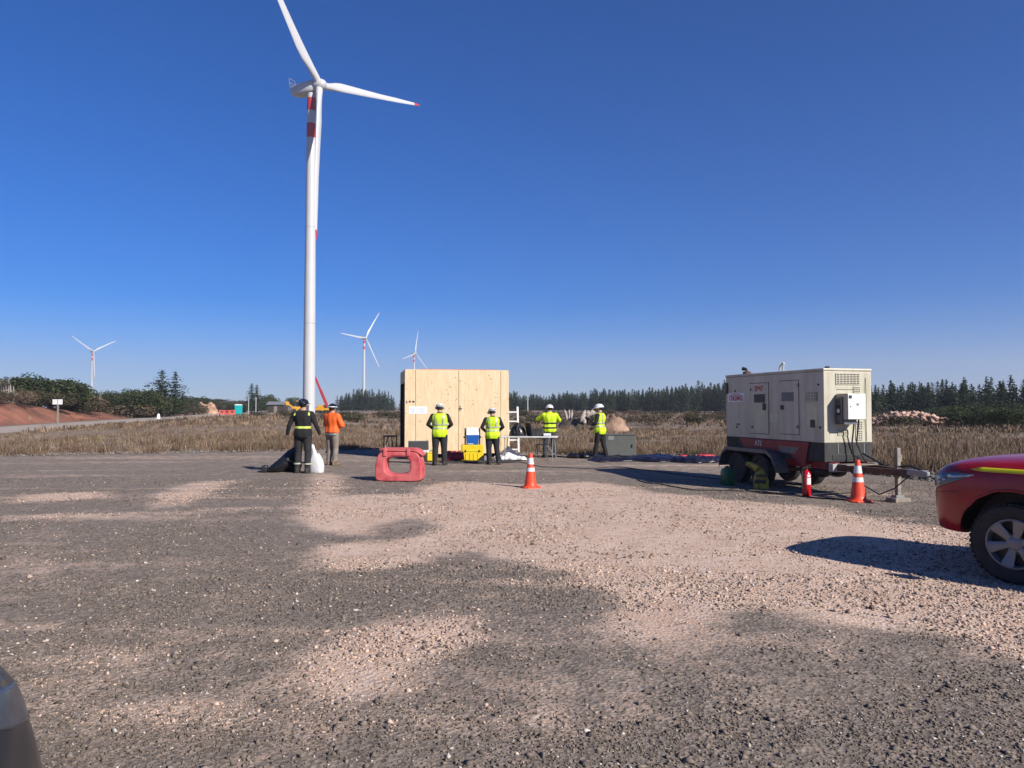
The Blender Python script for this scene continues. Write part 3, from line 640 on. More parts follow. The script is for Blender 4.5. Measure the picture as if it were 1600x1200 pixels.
# ------------------------------------------------------------------ wind turbines
def turbine(label, hub, yaw, th, tilt, cone, Rb, overhang, dbase, dtop, group):
    hub = Vector(hub); nv = Vector((math.sin(yaw)*math.cos(tilt), -math.cos(yaw)*math.cos(tilt), math.sin(tilt)))
    u = Vector((math.cos(yaw), math.sin(yaw), 0)); v = nv.cross(u)
    if v.z < 0: v = -v
    nh = Vector((math.sin(yaw), -math.cos(yaw), 0)); tp = hub - nh*overhang; H = hub.z - 1.7
    base = Vector((tp.x, tp.y, -.3)); t = thing('wind_turbine', label, 'wind turbine', base, 0, group); k = Rb/50
    rad = lambda z: (dbase + (dtop-dbase)*(z/H)**1.15)/2
    tw = MB(); zs = [0, .2] + [H*i/14 for i in range(1, 15)]; tw.lathe([(rad(z), z) for z in zs], 40); two = tw.build('tower', 'turbine_white', t, True)
    for za, zb in ((H*.985, H*.945), (H*.905, H*.860)):
        b_ = MB(); b_.lathe([(rad(zb) + .02, zb), (rad(za) + .02, za)], 40, cap=False); b_.build('red_band', 'turbine_red', two, True)
    fl = MB()
    for z in (H*.28, H*.58): fl.lathe([(rad(z) + .015, z-.06), (rad(z) + .015, z+.06)], 40, cap=False)
    fl.build('flange', 'galv', two, True)
    MB().box(-.45, .45, -rad(1.4)-.06, -rad(1.4)+.3, .5, 2.6).build('door', 'grey_metal', two)
    MB().lathe([(dbase*.85, 0), (dbase*.85, .25), (dbase*.55, .3)], 32).build('foundation', 'concrete', two, True)
    # nacelle frame: local y along -nv (rear), z up
    rt = hub - base
    def fr(a, b_, c_): return rt - nv*a + u*b_ + v*c_      # a rearwards, b sideways, c up
    nb = MB(); L = [(1.0, 1.05, 1.15, 1.15), (1.7, 1.55, 1.6, 1.7), (3.5, 1.7, 1.7, 1.85), (6.6, 1.65, 1.35, 1.9), (8.6, 1.45, .75, 1.95), (9.1, 1.2, .2, 1.9)]
    rings = []
    for a, w, dn, up_ in L:
        pr = []
        for q_ in range(20):
            ang = 2*math.pi*q_/20; cx, sx = math.cos(ang), math.sin(ang)
            ex = math.copysign(abs(cx)**.5, cx)*w*k; ez = math.copysign(abs(sx)**.5, sx)*(up_ if sx > 0 else dn)*k
            pr.append(fr(a*k, ex, ez))
        rings.append(pr)
    nb.loft(rings); nac = nb.build('nacelle', 'turbine_white', t, True)
    cz = MB()
    for s_ in (-1, 1): cz.bar(fr(8.9*k, s_*1.2*k, 1.8*k), fr(9.0*k, s_*1.2*k, 4.2*k), .14*k)
    cz.bar(fr(8.95*k, -1.2*k, 3.0*k), fr(8.95*k, 1.2*k, 3.0*k), .14*k); cz.bar(fr(8.95*k, -1.2*k, 4.2*k), fr(8.95*k, 1.2*k, 4.2*k), .14*k)
    cz.build('cooler_frame', 'galv', nac)
    hb = MB(); rings = []
    for a, r_ in ((1.0, 1.5), (.4, 1.62), (-.6, 1.6), (-1.4, 1.25), (-1.95, .7), (-2.15, .15)):
        rings.append([rt - nv*(a*k) + (u*math.cos(2*math.pi*j/24) + v*math.sin(2*math.pi*j/24))*(r_*k) for j in range(24)])
    hb.loft(rings); hb.build('hub', 'turbine_white', t, True)
    ST = [(.02, 2.0, 1.95, 0), (.05, 2.0, 1.9, 0), (.10, 2.15, 1.5, .10), (.16, 2.75, 1.05, .2), (.22, 2.85, .85, .25), (.32, 2.5, .65, .26), (.45, 2.1, .5, .26), (.6, 1.7, .36, .26), (.75, 1.45, .25, .26), (.88, 1.05, .16, .25), (.935, .85, .12, .25), (.975, .62, .09, .25), (1.0, .12, .04, .25)]
    for q_ in range(3):
        ang = th + q_*2*math.pi/3; bd = (u*math.cos(ang) + v*math.sin(ang))*math.cos(cone) + nv*math.sin(cone)
        ch = -(u*-math.sin(ang) + v*math.cos(ang)); thn = bd.cross(ch).normalized(); ch = thn.cross(bd).normalized()
        def ring(f, c_, tk, off, g=0):
            tw_ = -R(16)*(1-f)**2 - R(2); o = []
            pb = 1.2*k*(f**3)
            for j in range(16):
                aa_ = 2*math.pi*j/16; cx = (math.cos(aa_)*.5 - off)*c_*k; tx = math.sin(aa_)*.5*tk*k*(1 + .35*math.cos(aa_)*min(1, off*4))
                o.append(rt + bd*(Rb*f) + nv*pb + ch*(cx*math.cos(tw_) - tx*math.sin(tw_))*(1 + g) + thn*(cx*math.sin(tw_) + tx*math.cos(tw_))*(1 + g))
            return o
        bm_ = MB(); bm_.loft([ring(*s_) for s_ in ST]); bl = bm_.build('blade', 'turbine_white', t, True)
        tip = MB(); tip.loft([ring(*s_, .05) for s_ in ST[-3:]]); tip.build('red_tip', 'turbine_red', bl, True)
    return t
GT = 'turbines of the wind farm'
turbine('huge white wind turbine with red bands towering over the yard', (-53.5, 202.6, 91.0), 1.162, .235, .12, .072, 50.5, 2.65, 3.35, 2.3, GT)
def far_turbine(label, px, py, yaw, th, Rb):
    D = 89.35*1155/(636-py); turbine(label, (AX(px, D), D, 91), R(yaw), R(th), R(5), R(2), Rb, 3.2, 3.7, 2.6, GT)
far_turbine('far white turbine standing alone at the left above the dark bushes', 145, 549, 62, 28, 44.5)
far_turbine('far white turbine behind the pine clump, between big turbine and plywood box', 571, 528, 52, 56, 44.5)
far_turbine('far white turbine whose tower vanishes behind the plywood box', 649, 552, 60, 77, 42)

# ------------------------------------------------------------------ distant site things
def mound(name, label, cat, px, D, w, h, seed, matname='soil_orange', ell=.8):
    rg = np.random.default_rng(seed); n_ = 26; V = []; F = []
    for i in range(n_):
        for j in range(n_):
            a, b_ = i/(n_-1)*2-1, j/(n_-1)*2-1; r_ = math.hypot(a, b_); z = h*max(0, 1-r_**1.7)*.8
            z = z*(1 + .6*(float(fbm(np.array(a*3+seed), np.array(b_*3)))-.5)) + .18*h*(rg.random()-.5)*(r_ < .9)
            V.append((a*w/2, b_*w/2*ell, max(z, -.1) - .05))
    for i in range(n_-1):
        for j in range(n_-1): k = i*n_+j; F.append((k, k+n_, k+n_+1, k+1))
    o = npmesh(name, np.array(V), np.array(F), matname, smooth=False); x = AX(px, D); o.location = (x, D, float(terrain(x, D))); return tag(o, label, cat)
mound('soil_mound', 'orange soil mound beyond the road near the turquoise toilet', 'mound', 314, 172, 7.0, 3.1, 3)
mound('soil_mound', 'smaller pale soil mound touching the orange one beyond the road', 'mound', 330, 170, 3.6, 3.4, 9)
mound('soil_mound', 'tan soil mound behind the worker beside the grey cabinet', 'mound', 957, 52, 2.5, 1.5, 5, 'soil_dull')
mound('soil_mound', 'long grey mound with boulders behind the worker in the yellow jacket', 'mound', 908, 62, 4.5, 1.2, 6, 'rock_dark', .7)
def boulder(label, px, D, z, s, seed, matname='rock_pale', group=None, name='boulder'):
    rg = random.Random(seed); mb = MB(); mb.ell((0, 0, 0), (s[0], s[1], s[2]), 9, 6)
    mb.v = [(x*rg.uniform(.8, 1.2), y*rg.uniform(.8, 1.2), zz*rg.uniform(.8, 1.2)) for x, y, zz in mb.v]
    o = mb.build(name, matname, None); o.location = (AX(px, D), D, float(terrain(AX(px, D), D)) + z); o.rotation_euler = (rg.uniform(-.4, .4), rg.uniform(-.4, .4), rg.uniform(0, 6))
    return tag(o, label, 'rock', group)
for i, (px, z, sx, sz) in enumerate([(884, 1.05, .14, .42), (889, 1.1, .12, .38), (893, 1.1, .12, .36), (911, 1.0, .22, .5), (918, 1.15, .25, .3), (926, 1.05, .3, .45), (932, .95, .3, .35), (913, .6, .18, .3), (938, .9, .3, .4)]):
    boulder('pale upright boulder on the grey mound behind the yellow jacket worker', px, 60.5 + .3*(i % 3), z, (sx, sx*.9, sz), i, group='boulders on the grey mound')
N = 420
hx = rng.normal(0, 2.5, N).clip(-3.8, 3.8); hy = rng.normal(0, .7, N); hz = np.clip(1.0*(1-(hx/3.9)**2)*(1-(hy/1.9)**2), 0, 2)*rng.uniform(.75, 1.0, N) + .05
rb = stones('rubble_heap', hx + AX(1418, 66), hy + 66, hz + .15 + float(terrain(AX(1418, 70), 70)), rng.uniform(.10, .28, N), np.array([.55, .36, .28])*(.6 + .7*rng.random((N, 1))), 'heap of pale pinkish rubble before the right forest', .8)
# yellow sign on a post: two white boards
def PZ(px, D): return float(terrain(AX(px, D), D))
t = thing('sign_board', 'twin white boards on a wooden post before the red bank', 'sign', (AX(91, 66), 66, PZ(91, 66)))
MB().box(-.06, .06, -.06, .06, -.3, AZ(624, 66) - PZ(91, 66)).build('post', 'wood_post', t)
zt = AZ(624, 66) - PZ(91, 66)
for s_ in (-1, 1): MB().box(*sorted((s_*.03, s_*.44)), -.10, -.065, zt-.46, zt).build('board', 'sign_white', t, bevel=.01)
t = thing('road_marker', 'short white road marker standing on the road edge', 'marker', (AX(248, 100), 100, .02))
MB().lathe([(.36, 0), (.36, .08), (.24, .12), (.2, .5), (.12, .72), (.05, .75)], 16).build('body', 'sign_white', t, True)
# portable toilet
t = thing('portable_toilet', 'turquoise portable toilet cabin by the dirt road', 'toilet', (AX(373, 165), 165, PZ(373, 165)), R(6))
MB().box(-.72, .72, -.6, .6, 0, 2.05).build('cabin', 'toilet_teal', t, bevel=.06)
MB().loft([[(x, y, z) for x, y in ((-w, -d), (w, -d), (w, d), (-w, d))] for w, d, z in ((.76, .64, 2.0), (.74, .62, 2.14), (.5, .4, 2.28))]).build('roof', 'white_paint', t, bevel=.05)
MB().box(-.5, .5, -.64, -.603, .12, 1.95).build('door', 'toilet_teal', t, bevel=.02)
for i, (px, rz, lab) in enumerate([(347, 8, 'leftmost red plastic road barrier near the turquoise toilet'), (355, -12, 'middle red plastic road barrier near the turquoise toilet'), (363, 5, 'red plastic road barrier closest to the turquoise toilet')]):
    t = thing('road_barrier', lab, 'barrier', (AX(px, 160), 160, PZ(px, 160)), R(rz), 'far road barriers')
    MB().box(-.62, .62, -.25, .25, 0, .35).build('foot', 'far_red', t, bevel=.05)
    mb = MB(); mb.box(-.6, -.3, -.16, .16, .35, .9); mb.box(.3, .6, -.16, .16, .35, .9); mb.box(-.6, .6, -.17, .17, .7, .95); mb.build('rail', 'far_red', t, bevel=.03)
for px, lab in ((388.5, 'left slim pole beside the turquoise toilet'), (400, 'right slim pole beside the turquoise toilet')):
    t = thing('pole', lab, 'pole', (AX(px, 172), 172, PZ(px, 172))); MB().lathe([(.11, -.2), (.09, 3.9), (.03, 4.0)], 10).build('post', 'concrete', t, True); MB().box(-.25, .25, -.05, .05, 3.7, 3.8).build('crossarm', 'concrete', t)
t = thing('utility_post', 'grey concrete utility post in the field right of the plywood box', 'post', (AX(824.5, 150), 150, PZ(824.5, 150)))
MB().lathe([(.14, -.3), (.10, 3.0), (.08, 3.05)], 10).build('post', 'concrete', t, True); MB().box(-.3, .3, -.05, .05, 2.75, 2.87).build('crossarm', 'concrete', t)
# low dark site sheds
for px, w, lab in ((362, 7.5, 'low dark shed among the trees behind the turquoise toilet'), (434, 5, 'small far shed with pale roof left of the yellow loader')):
    t = thing('shed', lab, 'shed', (AX(px, 225), 225, PZ(px, 225)))
    MB().box(-w/2, w/2, -2, 2, 0, 2.4).build('wall', 'dark_wood', t); MB().loft([[(-w/2-.3, y, z), (w/2+.3, y, z), (w/2+.3, y, z+.12), (-w/2-.3, y, z+.12)] for y, z in ((-2.4, 2.45), (0, 3.3), (2.4, 2.45))]).build('roof', 'galv' if px > 400 else 'dark_wood', t)
    MB().box(-.5, .5, -2.05, -1.99, 0, 2).build('door', 'wood_post', t)
# yellow loader
D = 188; t = thing('wheel_loader', 'yellow wheel loader left of the big turbine foot', 'loader', (AX(465, D), D, PZ(465, D)), R(10))
MB().box(-1.3, 1.2, -.7, .7, .8, 1.9).build('body', 'cat_yellow', t, bevel=.1)
MB().box(-.3, .7, -.6, .6, 1.9, 3.2).build('cab', 'glass_dark', t, bevel=.05); MB().box(-.4, .8, -.7, .7, 3.2, 3.4).build('cab_roof', 'cat_yellow', t, bevel=.04)
mb = MB(); mb.bar((-1.0, -.5, 1.6), (-2.2, -.5, 2.6), .25); mb.bar((-1.0, .5, 1.6), (-2.2, .5, 2.6), .25); mb.build('lift_arm', 'cat_yellow', t)
mb = MB(); mb.loft([[(-2.1, y, 2.2), (-2.1, y, 3.1), (-2.9, y, 3.3), (-2.7, y, 2.3)] for y in (-1, 1)]); mb.build('bucket', 'cat_yellow', t)
for sx in (-.8, .8):
    for sy in (-.75, .75):
        mb = MB(); mb.lathe([(.3, -.2), (.65, -.2), (.7, 0), (.65, .2), (.3, .2)], 18, Matrix.Translation((sx, sy, .7)) @ Matrix.Rotation(R(90), 4, 'X')); w_ = mb.build('wheel', 'black_rubber', t, True)
# truck crane with red boom
D = 215; t = thing('truck_crane', 'yellow truck crane with raised red boom behind the turbine foot', 'crane', (AX(504, D), D, PZ(504, D)), 0)
MB().box(-2.6, 2.6, -1.2, 1.2, .9, 1.6).build('carrier', 'cat_yellow', t, bevel=.06); MB().box(-1.2, 1.6, -1.1, 1.1, 1.6, 2.5).build('superstructure', 'cat_yellow', t, bevel=.08)
MB().box(1.7, 2.7, -1.1, 1.1, 1.6, 2.6).build('cab', 'white_paint', t, bevel=.08)
mb = MB(); p0 = Vector((1.8, -1.25, 1.9)); p1 = Vector((-2.0, -1.25, 10.8)); mb.bar(p0, p1, .55); bo = mb.build('boom', 'crane_red', t, bevel=.03)
mb = MB(); mb.bar(p0.lerp(p1, .02) + Vector((0, -.02, 0)), p0.lerp(p1, .55), .72); mb.build('boom_section', 'crane_red', bo, bevel=.03)
for sx in (-2, -.9, 1.0, 2.0):
    for sy in (-1.0, 1.0):
        mb = MB(); mb.lathe([(.3, -.2), (.5, -.2), (.55, 0), (.5, .2), (.3, .2)], 16, Matrix.Translation((sx, sy, .55)) @ Matrix.Rotation(R(90), 4, 'X')); mb.build('wheel', 'black_rubber', t, True)

# ------------------------------------------------------------------ plywood box
def plywood(name, c1, c2, seed):
    m = bpy.data.materials.new(name); m.use_nodes = True; M[name] = m; nt = m.node_tree; n = nt.nodes; l = nt.links; b = n['Principled BSDF']; b.inputs['Roughness'].default_value = .65
    tc = n.new('ShaderNodeTexCoord'); mp = n.new('ShaderNodeMapping'); mp.inputs['Location'].default_value = (seed, seed*2, seed*3); mp.inputs['Scale'].default_value = (9, 9, 1.1); l.new(tc.outputs['Object'], mp.inputs[0])
    n1 = n.new('ShaderNodeTexNoise'); n1.inputs['Scale'].default_value = 1.6; n1.inputs['Detail'].default_value = 8; n1.inputs['Distortion'].default_value = 1.2; l.new(mp.outputs[0], n1.inputs[0])
    mr = n.new('ShaderNodeMapRange'); mr.inputs[1].default_value = .35; mr.inputs[2].default_value = .68; l.new(n1.outputs[0], mr.inputs[0])
    mx = n.new('ShaderNodeMix'); mx.data_type = 'RGBA'; mx.inputs[6].default_value = (*c1, 1); mx.inputs[7].default_value = (*c2, 1); l.new(mr.outputs[0], mx.inputs[0])
    mp2 = n.new('ShaderNodeMapping'); mp2.inputs['Location'].default_value = (seed*5, 0, seed); mp2.inputs['Scale'].default_value = (4.5, 4.5, 5.5); l.new(tc.outputs['Object'], mp2.inputs[0])
    vo = n.new('ShaderNodeTexVoronoi'); vo.inputs['Scale'].default_value = 1.0; l.new(mp2.outputs[0], vo.inputs['Vector'])
    kr = n.new('ShaderNodeMapRange'); kr.inputs[1].default_value = .07; kr.inputs[2].default_value = .2; kr.inputs[3].default_value = .8; kr.inputs[4].default_value = 0; l.new(vo.outputs['Distance'], kr.inputs[0])
    m2 = n.new('ShaderNodeMix'); m2.data_type = 'RGBA'; l.new(kr.outputs[0], m2.inputs[0]); l.new(mx.outputs[2], m2.inputs[6]); m2.inputs[7].default_value = (.32, .18, .08, 1)
    l.new(m2.outputs[2], b.inputs['Base Color'])
for i in range(4): plywood('plywood%d' % i, (.54, .40, .228), (.63, .495, .32), i*3.7)
BW, BD, BH, BZ = 3.42, 2.4, 2.86, .13
box = thing('plywood_shelter', 'big pale plywood box shelter standing on the gravel yard', 'shelter', (-3.45, 23.8, 0), R(12))
cuts = [0, .10, .51, .92, 1.0]
for i in range(4):
    x0, x1 = cuts[i]*BW + (.006 if i else 0), cuts[i+1]*BW - (.006 if i < 3 else 0)
    MB().box(x0, x1, 0, .03, BZ, BH).build('front_panel', 'plywood%d' % i, box, bevel=.003)
mb = MB(); mb.box(.02, BW-.02, .032, .06, BZ+.02, BH-.02); mb.build('backing', 'dark_wood', box)
MB().box(BW-.03, BW, .034, BD, BZ, BH).build('side_panel', 'plywood1', box, bevel=.003)
MB().box(.0, BW, BD+.002, BD+.03, BZ, BH).build('back_panel', 'plywood2', box, bevel=.003)
MB().box(0, .03, .034, BD, BH-.42, BH).build('header_panel', 'plywood3', box, bevel=.003)
MB().box(.10, .13, .07, BD-.01, BZ, BH-.40).build('interior_shade_panel', 'dark_wood', box)  # recessed dark panel: its colour stands in for the shade inside the open doorway
MB().box(0, .06, .07, .16, BZ, BH-.425).build('door_post', 'dark_wood', box); MB().box(0, .06, BD-.1, BD-.01, BZ, BH-.425).build('door_post', 'dark_wood', box)
MB().box(.04, BW-.04, .07, BD-.02, BZ+.0, BZ+.05).build('floor', 'dark_wood', box)
mb = MB(); mb.box(.05, BW-.02, .05, BD-.02, BH-.05, BH+.012); mb.build('roof', 'plywood2', box)
mb = MB(); mb.box(.5, BW-.4, .08, BD-.1, BH+.013, BH+.03); mb.build('roof_membrane', 'rust_red' if 'rust_red' in M else 'barrier_red', box, bevel=.01)
for x in (.15, 1.55, BW-.35):
    MB().box(x, x+.16, .08, BD-.05, .0, BZ-.003).build('skid', 'wood_post', box)
for x0, x1, z0, z1 in ((.13, .19, 1.80, 1.845), (.24, .31, 1.80, 1.85), (.05, .075, 1.77, 1.85)):
    MB().box(x0, x1, -.012, -.001, z0, z1).build('vent_hole', 'dark_paint', box)
for x0, x1 in ((.13, .40), (.41, .72)):
    p_ = MB().box(x0, x1, -.006, -.001, 1.43, 1.67).build('notice', 'sign_white', box)
    mb = MB()
    for k in range(5):
        w_ = (x1-x0)*(.75 - .1*(k % 3)); mb.box(x0+.04, x0+.04+w_*.9, -.0085, -.0065, 1.62-k*.035-.012, 1.62-k*.035)
    mb.build('print', 'print_blue', p_)
mb = MB(); mb.box(1.74, 1.86, -.016, -.001, 1.585, 1.612); mb.box(1.785, 1.80, -.02, -.001, 1.52, 1.69); mb.build('latch', 'dark_paint', box)
mb = MB()
for px_ in (1.36, 1.5, 1.64, 1.78, 1.92, 2.06, 2.2): mb.box(px_, px_+.014, -.006, -.001, 1.855, 1.875)
mb.build('screw_row', 'rust', box)

# ------------------------------------------------------------------ people
def remesh(mb, vox, smooth=4):
    me = bpy.data.meshes.new('r'); me.from_pydata(mb.v, [], mb.f)
    bm = bmesh.new(); bm.from_mesh(me); bmesh.ops.recalc_face_normals(bm, faces=bm.faces); bm.to_mesh(me); bm.free()
    o = bpy.data.objects.new('r', me); scene.collection.objects.link(o)
    r = o.modifiers.new('r', 'REMESH'); r.mode = 'VOXEL'; r.voxel_size = vox; r.use_smooth_shade = True
    s = o.modifiers.new('s', 'SMOOTH'); s.iterations = smooth; s.factor = .5
    dg = bpy.context.evaluated_depsgraph_get(); out = bpy.data.meshes.new_from_object(o.evaluated_get(dg))
    bpy.data.objects.remove(o); return out
def oval(z, rx, ry, cy=0, cx=0, n=24, p=2.3, lean=0):
    return [(cx + math.copysign(abs(math.cos(a))**(2/p), math.cos(a))*rx, cy + math.copysign(abs(math.sin(a))**(2/p), math.sin(a))*ry, z) for a in [2*math.pi*j/n for j in range(n)]]
def limb(mb, pts, rads, n=12):
    P_, R_ = [], []
    pts = [Vector(p) for p in pts]
    for i in range(len(pts)-1):
        for k in range(4):
            t = k/4; P_.append(pts[i].lerp(pts[i+1], t)); R_.append(rads[i] + (rads[i+1]-rads[i])*t)
    P_.append(pts[-1]); R_.append(rads[-1]); mb.tube(P_, R_, n)
    for p, r in zip(pts, rads): mb.ell(p, (r, r, r), 10, 6)
TORSO = [(.82, .125, .10, 0), (.90, .165, .118, -.005), (.98, .168, .118, -.005), (1.08, .155, .108, .0), (1.2, .162, .112, .0), (1.32, .182, .118, -.002), (1.40, .178, .105, -.005), (1.455, .125, .08, -.005), (1.49, .066, .064, -.005), (1.56, .056, .058, .005)]
def tors(z, col): return float(np.interp(z, [t[0] for t in TORSO], [t[col] for t in TORSO]))
def person(label, loc, rz, H, pose, mats, helmet, vest=None, jacket=None, bands=None, trous_r=1.0, group=None, wide=1.12):
    s = H/1.785; t = thing('person', label, 'person', (loc[0], loc[1], float(ground_z(loc[0], loc[1]))), rz, group); t.scale = (s*wide, s*wide, s)
    mb = MB(); mb.loft([oval(*q_) for q_ in [(a, b_, c_, d_) for a, b_, c_, d_ in TORSO]])
    hips, kn, an = pose['hip'], pose['knee'], pose['ankle']; k = trous_r
    for i, sg in enumerate((-1, 1)):
        hp = Vector((sg*.092, 0, .90)); limb(mb, [hp, hp.lerp(Vector(kn[i]), .5), kn[i], Vector(kn[i]).lerp(Vector(an[i]), .4), an[i]], [.098*k, .086*k, .068*k, .068*k, .058*k])
        f = Vector(an[i]); ft = pose.get('toe', (0, 0))[i]
        mx = Matrix.Translation((f.x, f.y, 0)) @ Matrix.Rotation(ft, 4, 'Z')
        mb.loft([[mx @ Vector((x*w, y, z0 + (z+1)/2*h)) for x, z in ((-1,-1),(1,-1),(1.02,-.3),(.8,.6),(.35,1),(-.35,1),(-.8,.6),(-1.02,-.3))] for y, w, z0, h in ((-.085, .032, f.z-.09, .11), (-.06, .042, f.z-.09, .13), (.03, .046, f.z-.09, .13), (.11, .05, f.z-.09, .085), (.165, .044, f.z-.09, .068), (.19, .028, f.z-.085, .05))])
    hands = []
    for i, sg in enumerate((-1, 1)):
        sh = Vector((sg*.178, -.005, 1.405)); el, wr = Vector(pose['elbow'][i]), Vector(pose['wrist'][i])
        limb(mb, [sh, sh.lerp(el, .5), el, el.lerp(wr, .45), wr], [.068, .058, .049, .046, .034])
        d = (wr-el).normalized(); pd = Vector(pose.get('palm', ((sg*-1, 0, 0), (sg*-1, 0, 0)))[i]); pd = (pd - d*pd.dot(d)).normalized(); sd = d.cross(pd).normalized()
        hc = wr + d*.055; hands.append(wr + d*.085)
        fw = Matrix((sd, pd, d)).transposed().to_4x4()
        mb.ell((0, 0, 0), (.041, .02, .055), 12, 8, Matrix.Translation(hc) @ fw)
        for fi, (o_, L) in enumerate(((-.03, .068), (-.010, .08), (.011, .075), (.03, .058))):
            b0 = hc + d*.03 + sd*o_; b1 = b0 + d*(L*.55) + pd*.012; b2 = b1 + d*(L*.4) + pd*.022; mb.tube([b0, b1, b2], [.0115, .0105, .0085], 8); mb.ell(b2, (.009,)*3, 8, 5)
        tsd = -sd if sd.dot(Vector((0, 1, 0))) < 0 else sd
        b0 = hc - d*.02 + tsd*.03; b1 = b0 + tsd*.022 + d*.03 + pd*.01; b2 = b1 + d*.03 + pd*.012; mb.tube([b0, b1, b2], [.014, .012, .0095], 8)
    # head
    hy, hp_ = pose.get('head', (0, 0)); hx = Matrix.Translation((0, .005, 1.53)) @ Matrix.Rotation(hy, 4, 'Z') @ Matrix.Rotation(hp_, 4, 'X')
    hb = MB(); hb.ell((0, -.005, .12), (.076, .095, .098), 16, 12); hb.ell((0, .028, .055), (.058, .062, .07), 14, 10); hb.ell((0, .097, .075), (.013, .02, .02), 8, 6); hb.ell((0, .088, .105), (.05, .014, .012), 10, 6); hb.ell((0, .075, .03), (.03, .018, .016), 10, 6)
    for sg in (-1, 1): hb.ell((sg*.079, -.005, .085), (.012, .02, .032), 8, 6)
    hb.tube([(0, -.01, -.08), (0, 0, .06)], [.058, .055], 14)
    hb.xform(hx); mb.add(hb.v, hb.f)
    me = remesh(mb, .0105, 3)
    shirt, trouser, hand, boot = mats
    for q_ in (shirt, trouser, hand, boot, 'skin'): me.materials.append(M[q_])
    n_ = len(me.polygons); cen = np.empty(n_*3, np.float32); me.polygons.foreach_get('center', cen); cen = cen.reshape(-1, 3)
    mi = np.zeros(n_, np.int32); mi[cen[:, 2] < .93] = 1
    up = np.minimum.reduce([np.linalg.norm(cen - np.array(h), axis=1) for h in hands]); 
    armz = np.zeros(n_, bool)
    for i in (0, 1):
        el, wr = np.array(pose['elbow'][i]), np.array(pose['wrist'][i]); ab = wr-el; tt = np.clip(((cen-el)@ab)/(ab@ab), 0, 1); armz |= np.linalg.norm(cen - (el + tt[:, None]*ab), axis=1) < .062
    mi[armz] = 0; mi[up < .088] = 2
    az_ = np.array([a[2] for a in an]); mi[(cen[:, 2] < az_.max() + .03) & (cen[:, 2] < .13)] = 3
    hd = np.linalg.norm(cen - np.array(hx @ Vector((0, 0, .1))), axis=1); mi[(hd < .16) & (cen[:, 2] > 1.49)] = 4
    me.polygons.foreach_set('material_index', mi); me.polygons.foreach_set('use_smooth', np.ones(n_, bool))
    bo = bpy.data.objects.new('body', me); scene.collection.objects.link(bo); bo.parent = t
    # hair, eyes, hard hat (follow the head)
    hr = MB(); hr.ell((0, -.022, .105), (.081, .086, .088), 16, 12); hr.xform(hx); hr.build('hair', 'hair', t, 'all')
    for sg in (-1, 1):
        e = MB(); e.ell((sg*.03, .083, .09), (.011, .008, .008), 8, 6); e.xform(hx); e.build('eye', 'black_plastic', t, 'all')
    e = MB(); e.ell((0, .088, .038), (.022, .006, .006), 8, 6); e.xform(hx); e.build('mouth', 'print_red', t, 'all')
    hm = MB(); prof = [(.128, .118), (.124, .125), (.116, .15), (.104, .185), (.08, .213), (.045, .229), (.005, .234)]
    hm.loft([[(x*1.0, y*1.16 - .003, z) for x, y, z in [(r_*math.cos(2*math.pi*j/28)*.93, r_*math.sin(2*math.pi*j/28), zz) for j in range(28)]] for r_, zz in prof])
    hm.loft([[(math.cos(a)*w*.95, max(math.sin(a), -.2 if 1 else 0)*d_ + .02, z) for a in [2*math.pi*j/28 for j in range(28)]] for w, d_, z in ((.131, .185, .108), (.136, .192, .114), (.128, .18, .124))])
    mats_h = {'white': 'helmet_white', 'black': 'helmet_black'}; hm.xform(hx); ho = hm.build('hard_hat', mats_h[helmet[0]], t, 'all')
    rdg = MB(); rdg.tube([(0, -.13, .16), (0, -.09, .214), (0, 0, .240), (0, .09, .214), (0, .13, .16)], .011, 8); rdg.xform(hx); rdg.build('ridge', mats_h[helmet[0]], ho, 'all')
    if len(helmet) > 1:
        st = MB(); st.loft([[(r_*math.cos(2*math.pi*j/28)*.93*1.015, r_*math.sin(2*math.pi*j/28)*1.16*1.015 - .003, zz) for j in range(28)] for r_, zz in ((.1225, .132), (.117, .15))], cap=False); st.xform(hx); st.build('band', {'black': 'helmet_black', 'white': 'helmet_white'}[helmet[1]], ho, 'all')
    # clothing shells around the trunk
    def shell(z0, z1, off, n_=18, closed_top=False, wr=.012, hem=.0):
        rings = []
        for i in range(n_+1):
            z = z0 + (z1-z0)*i/n_; f = max(0, (1.05-z)/.25)
            rx, ry, cy = tors(z, 1) + off + hem*f, tors(z, 2) + off + hem*f, tors(z, 3)
            rg = []
            for j in range(36):
                a = 2*math.pi*j/36; w = wr*math.sin(3*a + 9*z + loc[0])*math.cos(5*a - 6*z + loc[1])
                if abs(math.sin(a)) > .3: w -= .012*math.exp(-((z-1.13)/.09)**2)
                ca, sa = math.cos(a), math.sin(a)
                rg.append((math.copysign(abs(ca)**.87, ca)*(rx + w), cy + math.copysign(abs(sa)**.87, sa)*(ry + w), z))
            rings.append(rg)
        return rings
    def cloth(rings, name, m_, par, sol=.006):
        o = MB().loft(rings, cap=False).build(name, m_, par, 'all'); q_ = o.modifiers.new('s', 'SOLIDIFY'); q_.thickness = sol; q_.offset = 1; return o
